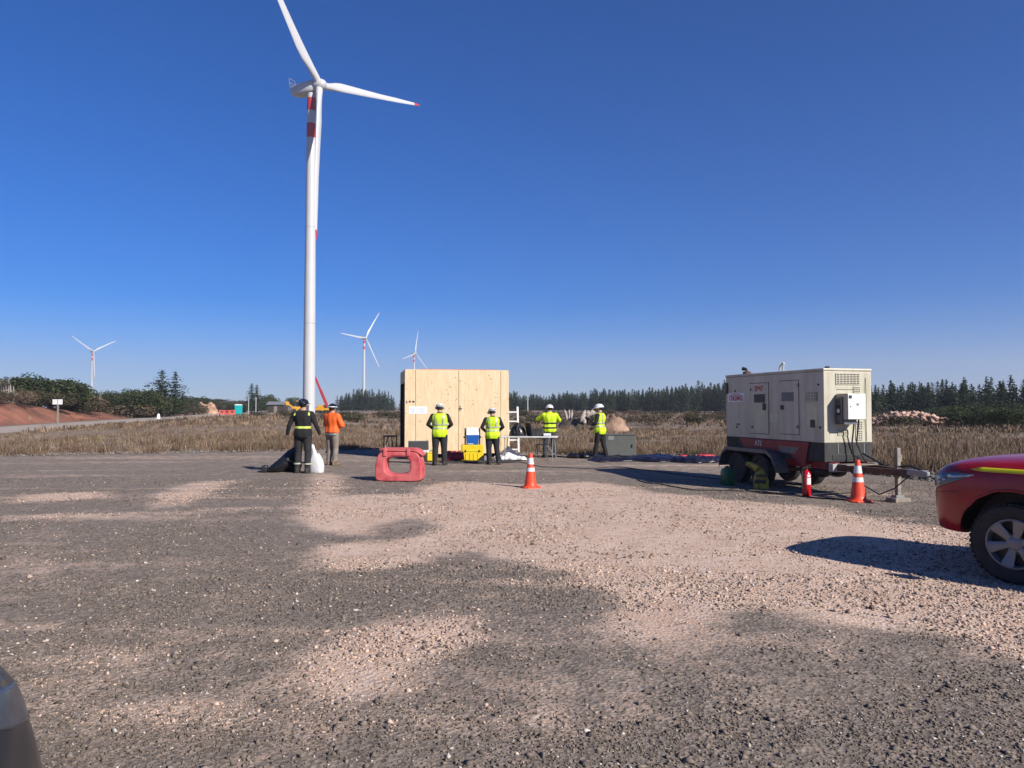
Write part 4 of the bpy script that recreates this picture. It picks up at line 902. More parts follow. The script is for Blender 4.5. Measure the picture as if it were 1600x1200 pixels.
    if vest:
        vo_ = cloth(shell(.80, 1.478, .022, hem=.022), 'vest', vest, t)
        for z in (1.03, 1.13): cloth(shell(z, z+.05, .031, 3, hem=.022), 'reflective_stripe', 'reflect', vo_, .003)
        for sg in (-1, 1):
            mbs = MB()
            for fb in (-1, 1):
                rg_ = []
                for i in range(11):
                    z = 1.17 + .27*i/10; w = .10; o2 = []
                    for xx_ in (w-.024, w+.024):
                        rx, ry = tors(z, 1) + .033, tors(z, 2) + .033; yv = ry*max(0, 1-(xx_/rx)**2.3)**(1/2.3); o2.append((sg*xx_, fb*yv + tors(z, 3) + fb*.004, z))
                    rg_.append(o2)
                mbs.loft(rg_, cap=False, close=False)
            mbs.build('shoulder_stripe', 'reflect', vo_, 'all')
    if jacket:
        jm, jz, rings = jacket[0], jacket[1], None
        jb = MB(); jb.loft(shell(jz, 1.485, .028, hem=.01, wr=.014)); jb.ell((0, -.005, 1.47), (.1, .085, .06), 14, 8)
        for i, sg in enumerate((-1, 1)):
            sh = Vector((sg*.172, -.005, 1.405)); el, wr = Vector(pose['elbow'][i]), Vector(pose['wrist'][i]); limb(jb, [sh, sh.lerp(el, .5), el, el.lerp(wr, .5), wr], [.09, .08, .075, .067, .056])
        jm_ = remesh(jb, .012, 4); jm_.materials.append(M[jm]); jm_.polygons.foreach_set('use_smooth', np.ones(len(jm_.polygons), bool))
        jo = bpy.data.objects.new('jacket', jm_); scene.collection.objects.link(jo); jo.parent = t
        for z in jacket[2]: cloth(shell(z, z+.045, .040, 3, hem=.01, wr=.014), 'reflective_stripe', jacket[3], jo, .003)
        if len(jacket) > 4: jacket[4](t, jo)
    if bands: bands(t, shell, cloth)
    return t
ST0 = dict(hip=0, knee=[(-.11, .015, .49), (.11, .015, .49)], ankle=[(-.12, -.01, .09), (.12, -.01, .09)], toe=(.25, -.25))
def P_(**k): d = dict(ST0); d.update(k); return d
def p1_bands(t, shell, cloth):
    cloth(shell(1.055, 1.11, .017, 3), 'reflective_belt', 'reflect_green', t, .003)
    for sg in (-1, 1):
        mb = MB(); rg_ = []
        for i in range(6):
            a = i/5; rg_.append([(sg*(.135 - .01*a), -.112 + .05*a + .02*a*a, 1.37 + .075*a), (sg*(.175 - .02*a), -.100 + .05*a + .02*a*a, 1.36 + .072*a)])
        mb.loft(rg_, cap=False, close=False); o = mb.build('shoulder_patch', 'reflect_green', t, 'all'); q_ = o.modifiers.new('s', 'SOLIDIFY'); q_.thickness = .03; q_.offset = 0
    for sg, kx in ((-1, -.13), (1, .12)):
        mb = MB(); mb.lathe([(.076, .21), (.076, .245)], 16, Matrix.Translation((kx*1.0, (.03 if sg < 0 else -.05), 0)), cap=False); mb.build('ankle_band', 'reflect', t, 'all')
    # work-wear shell on the trunk keeps the sweater loose
    cloth(shell(.83, 1.47, .013, hem=.01), 'sweater', 'cloth_black', t)
person('worker all in black with black helmet and lime bands, beside a black bag', (-5.2, 18.42), R(-3), 1.87,
       P_(elbow=[(-.285, -.03, 1.14), (.285, -.03, 1.15)], wrist=[(-.35, .03, .91), (.345, .05, .92)], knee=[(-.115, .05, .49), (.11, .0, .49)], ankle=[(-.13, .03, .09), (.12, -.05, .09)], toe=(.2, -.25), head=(-.05, 0)),
       ('cloth_black', 'cloth_charcoal', 'boot_tan', 'boot'), ('black',), bands=p1_bands, trous_r=1.06)
def p2_extra(t, jo):
    mb = MB(); mb.loft([oval(z, rx, ry, n=28) for z, rx, ry in ((.845, .186, .138), (.89, .19, .142), (.915, .188, .14))], cap=False); o = mb.build('belt', 'galv', t, 'all'); q_ = o.modifiers.new('s', 'SOLIDIFY'); q_.thickness = .008
person('worker in orange jacket and khaki trousers standing left of the plywood box', (-5.1, 21.0), R(-28), 1.76,
       P_(elbow=[(-.265, .06, 1.15), (.27, .06, 1.14)], wrist=[(.02, .2, 1.16), (-.05, .21, 1.10)], knee=[(-.1, .03, .49), (.1, .02, .49)], ankle=[(-.105, .0, .09), (.11, -.02, .09)], head=(.1, -.05)),
       ('hivis_orange', 'cloth_khaki', 'skin', 'boot_tan'), ('black', 'white'), jacket=('hivis_orange', .93, (), 'reflect', p2_extra), trous_r=1.1)
vp = P_(elbow=[(-.30, -.03, 1.16), (.30, -.03, 1.16)], wrist=[(-.14, .2, 1.0), (.14, .2, 1.0)], head=(.05, -.35))
person('worker in lime vest facing the plywood box beside the black panel', (-2.05, 21.0), R(4), 1.775, vp, ('cloth_black', 'cloth_charcoal', 'skin', 'boot'), ('white', 'black'), vest='hivis', trous_r=1.16)
vp = P_(elbow=[(-.30, -.02, 1.15), (.29, -.03, 1.16)], wrist=[(-.15, .2, .99), (.14, .2, .98)], head=(.2, -.4), knee=[(-.10, .02, .49), (.12, .02, .49)], ankle=[(-.09, .0, .09), (.17, -.02, .09)])
person('shorter worker in lime vest bending his head beside the blue cooler', (-.56, 21.25), R(7), 1.65, vp, ('cloth_black', 'cloth_navy', 'skin', 'boot'), ('white', 'black'), vest='hivis', trous_r=1.16)
person('worker in full lime jacket with raised hands behind the white table', (1.24, 24.4), R(8), 1.77,
       P_(elbow=[(-.33, .12, 1.27), (.31, .14, 1.24)], wrist=[(-.10, .27, 1.47), (.08, .28, 1.45)], head=(.0, -.05), knee=[(-.12, .02, .49), (.12, .0, .49)], ankle=[(-.15, .0, .09), (.15, -.02, .09)]),
       ('hivis', 'cloth_jean', 'skin', 'boot'), ('white',), jacket=('hivis', .84, (.97, 1.12), 'cloth_charcoal'), trous_r=1.08)
person('worker in dark clothes and lime vest standing sideways beside the grey cabinet', (2.8, 23.6), R(62), 1.78,
       P_(elbow=[(-.27, .02, 1.15), (.27, -.03, 1.14)], wrist=[(-.02, .22, 1.1), (.12, .22, 1.0)], head=(.1, -.15), knee=[(-.1, .06, .49), (.11, -.06, .5)], ankle=[(-.11, .12, .09), (.12, -.16, .09)]),
       ('cloth_black', 'cloth_black', 'skin', 'boot'), ('white',), vest='hivis')

# ------------------------------------------------------------------ things in the yard
def GL(px, py): p = G(px, py); return (p.x, p.y, float(ground_z(p.x, p.y)))
# traffic cones
def cone(label, px, py, h, rz):
    t = thing('traffic_cone', label, 'cone', GL(px, py), rz, 'orange traffic cones'); s = h/.72
    mb = MB(); mb.loft([[(x*w, y*w, z) for x, y in ((-1,-.62),(-.62,-1),(.62,-1),(1,-.62),(1,.62),(.62,1),(-.62,1),(-1,.62))] for w, z in ((.19*s, 0), (.19*s, .02*s), (.175*s, .034*s))]); mb.build('base', 'cone_orange', t, bevel=.006)
    r_ = lambda z: (.135 - .098*z/.72)*s
    mb = MB(); mb.lathe([(r_(0)+.02*s, .03*s), (r_(.02), .055*s)] + [(r_(z), z*s) for z in (.1, .2, .3, .4, .5, .6, .69)] + [(r_(.7)*.85, .715*s), (r_(.7)*.5, .72*s)], 28); mb.build('body', 'cone_orange', t, True)
    for a, b_ in ((.34, .42), (.49, .62)):
        mb = MB(); mb.lathe([(r_(a)+.003, a*s), (r_(b_)+.003, b_*s)], 28, cap=False); mb.build('reflective_collar', 'cone_white', t, 'all')
cone('orange and white traffic cone standing alone in front of the white table', 829, 762, .71, .3)
cone('orange and white traffic cone before the generator drawbar', 1341, 783, .73, .1)
# fire extinguisher
t = thing('fire_extinguisher', 'red fire extinguisher standing beside the generator trailer', 'extinguisher', (5.46, 13.75, 0), .3)
MB().lathe([(.07, 0), (.078, .012), (.078, .40), (.072, .43), (.05, .46), (.03, .475), (.03, .50)], 24).build('cylinder', 'ext_red', t, True)
mb = MB(); mb.lathe([(.02, .50), (.024, .51), (.024, .54), (.015, .55)], 12); mb.bar((-.02, 0, .545), (.10, 0, .575), .02, .012); mb.bar((-.02, 0, .525), (.10, 0, .525), .02, .01); mb.build('valve', 'black_plastic', t)
mb = MB(); mb.tube([(-.02, 0, .53), (-.08, 0, .52), (-.10, .0, .45), (-.093, 0, .2), (-.09, 0, .15)], [.01, .01, .01, .01, .016], 8); mb.build('hose', 'black_rubber', t, True)
mb = MB(); n_ = 9
mb.loft([[(math.cos(a)*.0795, math.sin(a)*.0795, z) for a in [R(-125 + 60*j/n_) for j in range(n_+1)]] for z in (.22, .345)], cap=False, close=False)
mb.loft([[(math.cos(a)*.0795, math.sin(a)*.0795, z) for a in [R(-120 + 50*j/n_) for j in range(n_+1)]] for z in (.36, .405)], cap=False, close=False); mb.build('label_print', 'sign_white', t, 'all')
# red plastic barrier block
t = thing('plastic_barrier', 'faded red plastic road barrier with a big opening, lying in front of the box', 'barrier', (-2.50, 16.6, .0), R(-6))
def sq(cx, cz, rx, rz_, y, p=3.0, n_=40): return [(cx + math.copysign(abs(math.cos(a))**(2/p), math.cos(a))*rx, y, cz + math.copysign(abs(math.sin(a))**(2/p), math.sin(a))*rz_) for a in [2*math.pi*j/n_ for j in range(n_)]]
def outer(y, g=0):
    o = []
    for j in range(40):
        a = 2*math.pi*j/40; c, s_ = math.cos(a), math.sin(a); p = 9
        x = math.copysign(abs(c)**(2/p), c)*(.53 - g); z = .33 + math.copysign(abs(s_)**(2/p), s_)*(.33 - g)
        if z > .40: x *= 1 - .16*(z-.40)/.26
        o.append((x, y, z))
    return o
mb = MB(); ys = [(-.20, .022, .035), (-.185, .006, .005), (0, 0, -.02), (.185, .006, .005), (.20, .022, .035)]
ro = [outer(y, g) for y, g, _ in ys]; ri = [sq(-.02, .355, .285 + h_, .20 + h_, y) for y, _, h_ in ys]
mb.loft(ro, cap=False); mb.loft(ri, cap=False)
for a, b_ in ((ro[0], ri[0]), (ro[-1], ri[-1])): mb.loft([a, b_], cap=False)
mb.build('body', 'barrier_red', t, True)
mb = MB(); rr_ = []
for i in range(13):
    x = -.45 + i*.985/12; dz = -.10*max(0, (x-.33)/.2)**2; w = .20 if 0 < i < 12 else .15
    rr_.append([(x, yy_*w, .70 + dz + zz*(.042 if 0 < i < 12 else .025)) for yy_, zz in ((-1,-.6),(-.7,-1),(.7,-1),(1,-.6),(1,.6),(.7,1),(-.7,1),(-1,.6))])
mb.loft(rr_); mb.build('top_rail', 'barrier_red', t, True)
for x in (-.30, .23): MB().box(x-.035, x+.035, -.225, -.17, .56, .73).build('lug', 'barrier_red', t, bevel=.012)
# black bag heap and white sack by the worker in black
def lump(name, label, cat, loc, rx, ry, h, seed, matname, p=1.4, top=.25, parent=None, amp=.22):
    rg = np.random.default_rng(seed); n_, k_ = 26, 14; rings = []
    ph = rg.uniform(0, 6.28, 6)
    for i in range(k_+1):
        f = i/k_; sc = (1-f**p)*(1-top*(1-f)*0) + .03
        rings.append([(math.cos(a)*rx*sc*(1 + amp*math.sin(2*a+ph[0]+2*f) + amp*.6*math.sin(5*a+ph[1]+5*f) + amp*.3*math.sin(9*a+ph[2]-7*f)),
                       math.sin(a)*ry*sc*(1 + amp*math.sin(3*a+ph[3]-3*f) + amp*.5*math.sin(7*a+ph[4]+4*f)), h*f*(1 + .06*math.sin(4*a+ph[5]))) for a in [2*math.pi*j/n_ for j in range(n_)]])
    o = MB().loft(rings).build(name, matname, parent, 'all')
    o.location = loc
    return tag(o, label, cat) if not parent else o
p = GL(446, 738)
t = thing('black_bag', 'black shiny bag slumped on the gravel left of the worker in black', 'bag', (p[0], p[1] + .1, p[2]), R(10))
rings = []
for i in range(15):
    f = i/14; x = -.52 + f*.86; h = .10 + .62*(max(0, f-.12)/.88)**.85*(1 if f < .93 else .8); w = .26*math.sin(math.pi*min(.97, f*.9+.08))**.5
    rings.append([(x + .03*math.sin(5*a+4*f), math.cos(a)*w*(1+.12*math.sin(3*a+9*f)), max(0, h/2 + math.sin(a)*h/2*(1+.08*math.sin(4*a+11*f)))) for a in [2*math.pi*j/22 for j in range(22)]])
MB().loft(rings).build('sack', 'black_bag', t, 'all')
MB().box(-.60, -.46, -.16, .14, 0, .17).build('base_block', 'black_plastic', t, bevel=.03)
MB().tube([(-.1, -.27, .2), (.05, -.30, .33), (.2, -.27, .25), (.3, -.24, .1)], .018, 8).build('strap', 'black_plastic', t, True)
p = GL(494, 740); t = thing('white_jug', 'white plastic jug with bent neck standing right of the worker in black', 'jug', (p[0], p[1] + .05, p[2]), R(-15))
rings = []
for z, rx, ry, ox in ((0, .165, .11, 0), (.02, .18, .12, 0), (.2, .178, .12, 0), (.33, .15, .11, -.01), (.43, .10, .08, -.03), (.49, .05, .05, -.06), (.56, .04, .04, -.085), (.62, .043, .043, -.11), (.68, .04, .04, -.125), (.705, .02, .02, -.13)):
    rings.append([(ox + x, y, z) for x, y, _ in oval(z, rx, ry, n=24, p=3)])
MB().loft(rings).build('body', 'white_sack', t, 'all')
MB().tube([(-.02, 0, .45), (.06, 0, .47), (.10, 0, .40), (.12, 0, .34)], .017, 8).build('handle', 'white_sack', t, True)
# stool frame left of the box
t = thing('folding_trestle', 'dark folding trestle with one pale leg beside the left side of the box', 'trestle', (-4.05, 24.6, 0), R(5))
MB().box(-.24, .24, -.05, .05, .66, .71).build('top_bar', 'dark_paint', t)
mb = MB(); mb.bar((-.05, -.05, .66), (-.26, -.2, .0), .035, .035); mb.build('leg', 'wood_post', t)
for a, b_ in (((.05, .05, .66), (.1, .25, 0)), ((.2, -.05, .66), (.30, -.22, 0)), ((-.2, .05, .66), (-.24, .25, 0))): MB().bar(a, b_, .03).build('leg', 'dark_paint', t)
MB().bar((-.18, -.15, .25), (.28, -.17, .25), .02).build('stretcher', 'dark_paint', t)
# yellow case with blue cooler
p = GL(738, 720); t = thing('tool_case', 'large yellow rolling tool case under the blue cooler', 'case', p, R(6))
mb = MB(); mb.loft([[(x, y, z) for x, z in ((-.33, .02), (.12, .02), (.33, .19), (.33, .5), (-.33, .5))] for y in (-.2, .2)]); mb.build('body', 'yellow_case', t, bevel=.02)
MB().loft([[(x, y, z) for x, z in ((.14, .0), (.36, .0), (.36, .19), (.335, .19))] for y in (-.17, .17)]).build('wheel_housing', 'black_plastic', t, bevel=.01)
for x in (-.2, -.08, .04, .16): MB().box(x-.014, x+.014, -.215, -.2015, .05, .24).build('rib', 'yellow_case', t, bevel=.004)
MB().box(-.30, .30, -.212, -.2015, .295, .335).build('lid_band', 'yellow_stripe', t, bevel=.004)
for x in (-.22, .2): MB().box(x-.022, x+.022, -.226, -.213, .285, .345).build('latch', 'black_plastic', t, bevel=.004)
mb = MB(); mb.lathe([(.075, -.03), (.08, 0), (.075, .03)], 18, Matrix.Translation((.40, -.05, .08)) @ Matrix.Rotation(R(90), 4, 'X')); mb.build('wheel', 'galv', t, True)
t = thing('cool_box', 'blue cool box with white lid sitting on the yellow tool case', 'cooler', (p[0], p[1], p[2] + .503), R(6))
MB().loft([[(x*w, y*d, z) for x, y in ((-1,-1),(1,-1),(1,1),(-1,1))] for w, d, z in ((.175, .15, 0), (.19, .165, .29))]).build('body', 'blue_cooler', t, bevel=.015)
MB().loft([[(x*w, y*d + o_, z) for x, y in ((-1,-1),(1,-1),(1,1),(-1,1))] for w, d, z, o_ in ((.2, .17, .292, 0), (.195, .15, .36, .01), (.175, .06, .52, .05))]).build('lid', 'white_paint', t, bevel=.015)
for s_ in (-1, 1): MB().box(*sorted((s_*.198, s_*.24)), -.03, .05, .0, .50).build('handle_rail', 'black_plastic', t, bevel=.008)
for s_ in (-1, 1): MB().box(*sorted((s_*.24, s_*.27)), -.02, .04, .2, .25).build('hinge', 'black_plastic', t)
MB().box(-.15, .02, -.172, -.162, .015, .035).build('print', 'sign_white', t)
# small yellow box, white carton, black panel, black crate, mat, red cloth
p = GL(675, 721); t = thing('yellow_box', 'small yellow equipment box at the feet of the worker by the black panel', 'box', p, R(14))
MB().box(-.17, .17, -.12, .12, .02, .25).build('body', 'yellow_case', t, bevel=.035); MB().box(-.175, .175, -.125, .125, .25, .29).build('lid', 'yellow_case', t, bevel=.015); MB().tube([(-.07, 0, .285), (-.06, 0, .325), (.06, 0, .325), (.07, 0, .285)], .011, 8).build('handle', 'black_plastic', t, True)
p = GL(662, 719); t = thing('carton', 'white carton left of the small yellow equipment box', 'carton', (p[0], p[1] + .05, p[2]), R(-8)); MB().box(-.13, .13, -.1, .1, 0, .2).build('body', 'dusty_black', t, bevel=.006); MB().box(-.14, .14, -.11, .11, .202, .30).build('lid', 'sign_white', t, bevel=.008)
t = thing('display_board', 'black flat panel leaning against the plywood front, left corner', 'panel', (-2.92, 23.2, .0), R(12)); mx = Matrix.Rotation(R(-9), 4, 'X')
MB().box(-.30, .30, -.015, .015, .09, .58, mx=mx).build('screen', 'black_plastic', t, bevel=.006); MB().box(-.32, .32, .017, .035, .07, .60, mx=mx).build('frame', 'grey_metal', t); MB().box(-.22, .22, -.08, .12, 0, .07).build('foot', 'dusty_black', t)
p = GL(704, 713); t = thing('black_crate', 'small black crate behind the legs of the worker by the black panel', 'crate', p, R(20)); MB().loft([[(x*w, y*w*.8, z) for x, y in ((-1,-1),(1,-1),(1,1),(-1,1))] for w, z in ((.11, 0), (.15, .24))]).build('body', 'dusty_black', t, bevel=.01); MB().box(-.16, .16, -.13, .13, .242, .27).build('rim', 'black_plastic', t, bevel=.006)
def sheet(name, label, cat, c, w, d, amp, seed, matname, rz=0, fold=1.0, nx=44, ny=26, edge_drop=True, par=None):
    rg = np.random.default_rng(seed); V = []; F = []
    for i in range(nx):
        for j in range(ny):
            a, b_ = i/(nx-1)*2-1, j/(ny-1)*2-1
            x = a*w/2*(1 + .10*math.sin(4*b_+seed)); y = b_*d/2*(1 + .16*math.sin(3.3*a+seed*2) + .05*math.sin(9*a))
            z = amp*(float(fbm(np.array(a*w*1.1+seed*7), np.array(b_*d*2.4)))*.9 + .35*abs(math.sin(3.1*b_*fold + 1.3*math.sin(2.2*a+seed))) + .30*abs(math.sin(9*b_+3*a + 2*math.sin(3*a))) + .22*abs(math.sin(13*a - 4*b_)))
            r_ = max(abs(a), abs(b_)); z *= min(1, (1-r_)*7 + .12)
            V.append((x, y, z + .008))
    for i in range(nx-1):
        for j in range(ny-1): k = i*ny+j; F.append((k, k+ny, k+ny+1, k+1))
    o = npmesh(name, np.array(V), np.array(F), matname, smooth=True); o.location = c; o.rotation_euler = (0, 0, rz); q_ = o.modifiers.new('s', 'SOLIDIFY'); q_.thickness = .006
    if par: o.parent = par; return o
    return tag(o, label, cat)
p = GL(1060, 719)
sheet('dark_tarp', 'crumpled dark purple tarpaulin spread on the gravel beside the generator', 'tarp', (3.95, 23.3, 0), 3.0, 2.0, .085, 3, 'tarp', R(4), 2.6, 80, 60)
sheet('dark_tarp', 'narrow dark purple tarpaulin end reaching under the generator', 'tarp', (5.75, 22.6, 0), 1.9, 1.5, .11, 8, 'tarp', R(12), 2.2, 70, 56)
sheet('red_cloth', 'larger red cloth scrap on the purple tarpaulin near the generator', 'cloth', (6.05, 23.15, .09), .5, .2, .06, 5, 'tarp_red', .2, 1, 20, 10)
sheet('red_cloth', 'small red cloth scrap on the purple tarpaulin left of the larger one', 'cloth', (5.35, 23.2, .08), .25, .15, .05, 6, 'tarp_red', .5, 1, 14, 10)
sheet('ground_mat', 'dark ground mat under the cooler case along the box front', 'mat', (-1.0, 22.2, 0), 2.2, .7, .03, 9, 'dusty_black', R(8), 1)
sheet('red_bag', 'crumpled red bag on the ground left of the yellow tool case', 'bag', (-1.78, 22.5, .02), .55, .45, .22, 12, 'tarp_red', .3, 1, 18, 14)
sheet('black_cloth', 'black cloth lying by the grass edge left of the grey cabinet', 'cloth', (2.35, 24.2, 0), 1.1, .5, .10, 14, 'black_bag', 0, 1, 24, 14)
# folding table and what stands on it
tx, ty_ = .55, 22.95; t = thing('folding_table', 'white folding table right of the plywood box', 'table', (tx, ty_, 0), R(-9)); TZ = .71
MB().box(-.86, .86, -.32, .32, TZ, TZ+.04).build('table_top', 'white_paint', t, bevel=.012)
for sx in (-1, 1):
    for sy in (-1, 1): MB().tube([(sx*.74, sy*.26, TZ), (sx*(.76 + .03*sy), sy*.28, 0)], .014, 8).build('leg', 'galv', t, True)
    MB().tube([(sx*.75, -.26, .2), (sx*.75, .26, .2)], .010, 8).build('crossbar', 'galv', t, True); MB().tube([(sx*.74, 0, .2), (sx*.35, 0, TZ)], .009, 8).build('brace', 'galv', t, True)
rt = Matrix.Translation((tx, ty_, TZ+.04)) @ Matrix.Rotation(R(-9), 4, 'Z')
def ont(x, y): v = rt @ Vector((x, y, 0)); return (v.x, v.y, v.z + .002)
t = thing('black_backpack', 'black slumped backpack on the left half of the white table', 'backpack', ont(-.38, .0), R(-9))
o = lump('sack', None, None, (0, 0, 0), .27, .18, .40, 21, 'black_bag', 2.2, parent=t, amp=.10)
MB().tube([(.05, -.17, .05), (.0, -.22, .2), (.05, -.15, .35)], .016, 6).build('strap', 'black_plastic', t, True); MB().box(-.12, .12, -.2, -.15, .05, .2).build('pocket', 'cloth_charcoal', t, bevel=.03)
t = thing('black_folder', 'black upright folder case beside the backpack on the white table', 'folder', ont(.02, -.05), R(-60)); mx = Matrix.Rotation(R(12), 4, 'X')
MB().box(-.16, .16, -.02, .0, .003, .42, mx=mx).build('cover', 'black_plastic', t, bevel=.004); MB().box(-.16, .16, .003, .025, .003, .42, mx=mx).build('cover', 'black_plastic', t, bevel=.004)
t = thing('grey_case', 'dark grey instrument case on the white table right of the folder', 'case', ont(.24, .08), R(-9))
MB().loft([[(x*w, y*.13, z) for x, y in ((-1,-1),(1,-1),(1,1),(-1,1))] for w, z in ((.19, 0), (.19, .14), (.14, .24))]).build('body', 'dusty_black', t, bevel=.015); MB().tube([(-.06, 0, .235), (-.05, 0, .27), (.05, 0, .27), (.06, 0, .235)], .009, 6).build('handle', 'black_plastic', t, True)
t = thing('paper_roll', 'small white roll lying on the right end of the white table', 'roll', ont(.56, -.1), R(-9)); mb = MB(); mb.lathe([(.02, -.11), (.045, -.11), (.045, .11), (.02, .11)], 16, Matrix.Translation((0, 0, .046)) @ Matrix.Rotation(R(90), 4, 'Y')); mb.build('roll', 'sign_white', t, True); MB().box(-.1, .1, -.15, -.03, .0, .004).build('loose_end', 'sign_white', t)
# folding stool
t = thing('folding_stool', 'dark folding stool behind the right end of the white table', 'stool', (.98, 23.85, 0), R(-10))
MB().box(-.2, .2, -.17, .17, .43, .46).build('seat', 'dark_paint', t, bevel=.01); MB().box(-.2, .2, .16, .19, .62, .80).build('backrest', 'dark_paint', t, bevel=.01)
for sx in (-1, 1):
    MB().tube([(sx*.19, -.22, 0), (sx*.19, .18, .8)], .012, 8).build('leg', 'dark_paint', t, True); MB().tube([(sx*.17, .22, 0), (sx*.17, -.14, .44)], .012, 8).build('leg', 'dark_paint', t, True)
# white ladder against the right side of the box
t = thing('white_ladder', 'short white ladder leaning at the right side of the plywood box', 'ladder', (.03, 25.0, 0), R(6)); 
for x in (-.17, .17): MB().bar((x, -.28, 0), (x*.96, .06, 1.66 if x > 0 else 1.60), .065, .04).build('rail', 'white_paint', t, bevel=.008)
for k in range(5): f = (k+.75)/5.2; MB().bar((-.17, -.28+.34*f, 1.62*f), (.17, -.28+.34*f, 1.62*f), .065, .045).build('rung', 'white_paint', t)
t = thing('white_sheeting', 'white crumpled plastic sheeting under the left end of the table', 'sheeting', (-.12, 23.35, 0)); lump('heap', None, None, (0, 0, 0), .36, .26, .40, 33, 'white_sack', 1.5, parent=t, amp=.16); sheet('sheet', None, None, (.05, -.1, 0), 1.0, .7, .10, 34, 'white_sack', par=t)
# grey cabinet
t = thing('metal_cabinet', 'grey metal cabinet standing on the gravel by the tarpaulin', 'cabinet', (G(969, 715).x, 24.2, 0), R(-4))
MB().box(-.48, .48, -.25, .25, .02, .74).build('body', 'cabinet_grey', t, bevel=.008); MB().box(-.50, .50, -.27, .27, .742, .765).build('lid', 'cabinet_grey', t, bevel=.004); MB().box(-.40, -.22, -.262, -.252, .58, .72).build('label_plate', 'galv', t)
MB().box(.35, .38, -.275, -.252, .35, .45).build('handle', 'dark_paint', t)
# cables
def cable(label, pts, r=.011, m_='black_rubber'):
    P0 = [Vector(GL(*q_)) + Vector((0, 0, r+.004)) for q_ in pts]; out = []
    for i in range(len(P0)-1):
        a, b_, c_, d_ = P0[max(i-1, 0)], P0[i], P0[i+1], P0[min(i+2, len(P0)-1)]
        for k in range(6):
            t_ = k/6; out.append(.5*((2*b_) + (c_-a)*t_ + (2*a-5*b_+4*c_-d_)*t_**2 + (3*b_-a-3*c_+d_)*t_**3))
    for v in out: v.z = float(ground_z(v.x, v.y)) + r
    o = MB().tube(out, r, 6).build('cable', m_, None, True); tag(o, label, 'cable')
cable('long black cable from the table to the generator across the gravel', [(795, 719), (812, 722), (840, 729), (862, 731), (890, 732), (930, 733), (960, 731), (1000, 734), (1060, 742), (1120, 748), (1160, 752)])
cable('looping black cable on the gravel in front of the generator wheels', [(995, 750), (1010, 754), (1040, 758), (1080, 765), (1125, 766), (1160, 767), (1190, 769), (1215, 772), (1250, 773), (1300, 772), (1345, 769)], .012)
cable('second black cable winding along the generator wheels', [(1125, 768), (1140, 765), (1160, 764), (1175, 768), (1200, 772), (1232, 775), (1260, 776), (1290, 779), (1330, 781)], .010)
cable('black cable along the grass edge behind the white table', [(800, 713), (840, 713.5), (880, 714), (915, 715), (945, 717)], .014)

# ------------------------------------------------------------------ generator trailer
GN = Vector((5.82, 13.8, 0)); ga = R(15.55)
t = gen = thing('generator_trailer', 'cream generator on a red two axle trailer with drawbar', 'generator', GN, ga)
W, L, Z0, Z1, Z2 = 1.07, 3.34, .62, .98, 2.38
def S(px):
    r_ = (px-800)/FPX; return (5.82 - 13.8*r_)/(.268 + .963*r_)
def zs(py, s): Y = 13.8 + .963*s; return EYE + (636-py)/FPX*Y
can = MB().box(0, W, 0, L, Z1, Z2-.055).build('canopy', 'cream_paint', t, bevel=.012)
MB().box(-.015, W+.015, -.012, L+.012, Z2-.053, Z2).build('roof_panel', 'cream_paint', t, bevel=.02)
MB().box(.004, W-.004, .004, L-.004, Z0, Z1-.002).build('base_frame', 'dusty_black', t, bevel=.01)
def sidebox(name, m_, px0, px1, py0, py1, d0, d1, par=can, bev=.003):
    s0, s1 = S(px1), S(px0); zt_, zb_ = zs(py0, (s0+s1)/2), zs(py1, (s0+s1)/2)
    return MB().box(-d1, -d0, s0, s1, zb_, zt_).build(name, m_, par, bevel=bev), (s0, s1, zb_, zt_)
def seamframe(px0, px1, py0, py1):
    s0, s1 = S(px1), S(px0); zt_, zb_ = zs(py0, (s0+s1)/2), zs(py1, (s0+s1)/2); g = .012
    mb = MB(); mb.box(-.003, -.001, s0-g, s0, zb_-g, zt_+g); mb.box(-.003, -.001, s1, s1+g, zb_-g, zt_+g); mb.box(-.003, -.001, s0, s1, zt_, zt_+g); mb.box(-.003, -.001, s0, s1, zb_-g, zb_); mb.build('door_gap', 'dark_paint', can)
for a in ((1172, 1201, 599, 677), (1218, 1248, 595, 678)):
    seamframe(*a); sidebox('door', 'cream_paint', *a, .001, .012)
sg_, _ = sidebox('door_window', 'dark_paint', 1179, 1196, 616, 629, .013, .018); sidebox('door_window', 'grey_metal', 1222, 1241, 613, 627, .013, .018)
vg, (s0, s1, zb_, zt_) = sidebox('side_grille', 'dark_paint', 1259, 1277, 613, 627, .001, .006)
for k in range(6): z = zb_ + (zt_-zb_)*(k+.2)/6; MB().box(-.018, -.007, s0, s1, z, z+.018).build('slat', 'cream_paint', vg)
for k in range(1, 4): s_ = s0 + (s1-s0)*k/4; MB().box(-.016, -.007, s_-.008, s_+.008, zb_, zt_).build('bar', 'cream_paint', vg)
sidebox('handle', 'black_plastic', 1193, 1197, 630, 641, .013, .035); sidebox('handle', 'black_plastic', 1221, 1225, 633, 640, .013, .035); sidebox('socket_plate', 'dark_paint', 1266, 1273, 656, 668, .001, .012)
for px, py in ((1174, 609), (1176, 667), (1247, 667), (1248, 602)):
    s_ = S(px); MB().ell((-.02, s_, zs(py, s_)), (.022, .02, .035), 10, 7).build('hinge', 'galv', can, 'all')
for px, py in ((1149, 611), (1151, 667), (1279, 601), (1281, 668)):
    s_ = S(px); mb = MB(); mb.lathe([(.022, 0), (.022, .012)], 12, Matrix.Translation((-.013, s_, zs(py, s_))) @ Matrix.Rotation(R(90), 4, 'Y')); mb.build('lifting_plug', 'black_plastic', can)
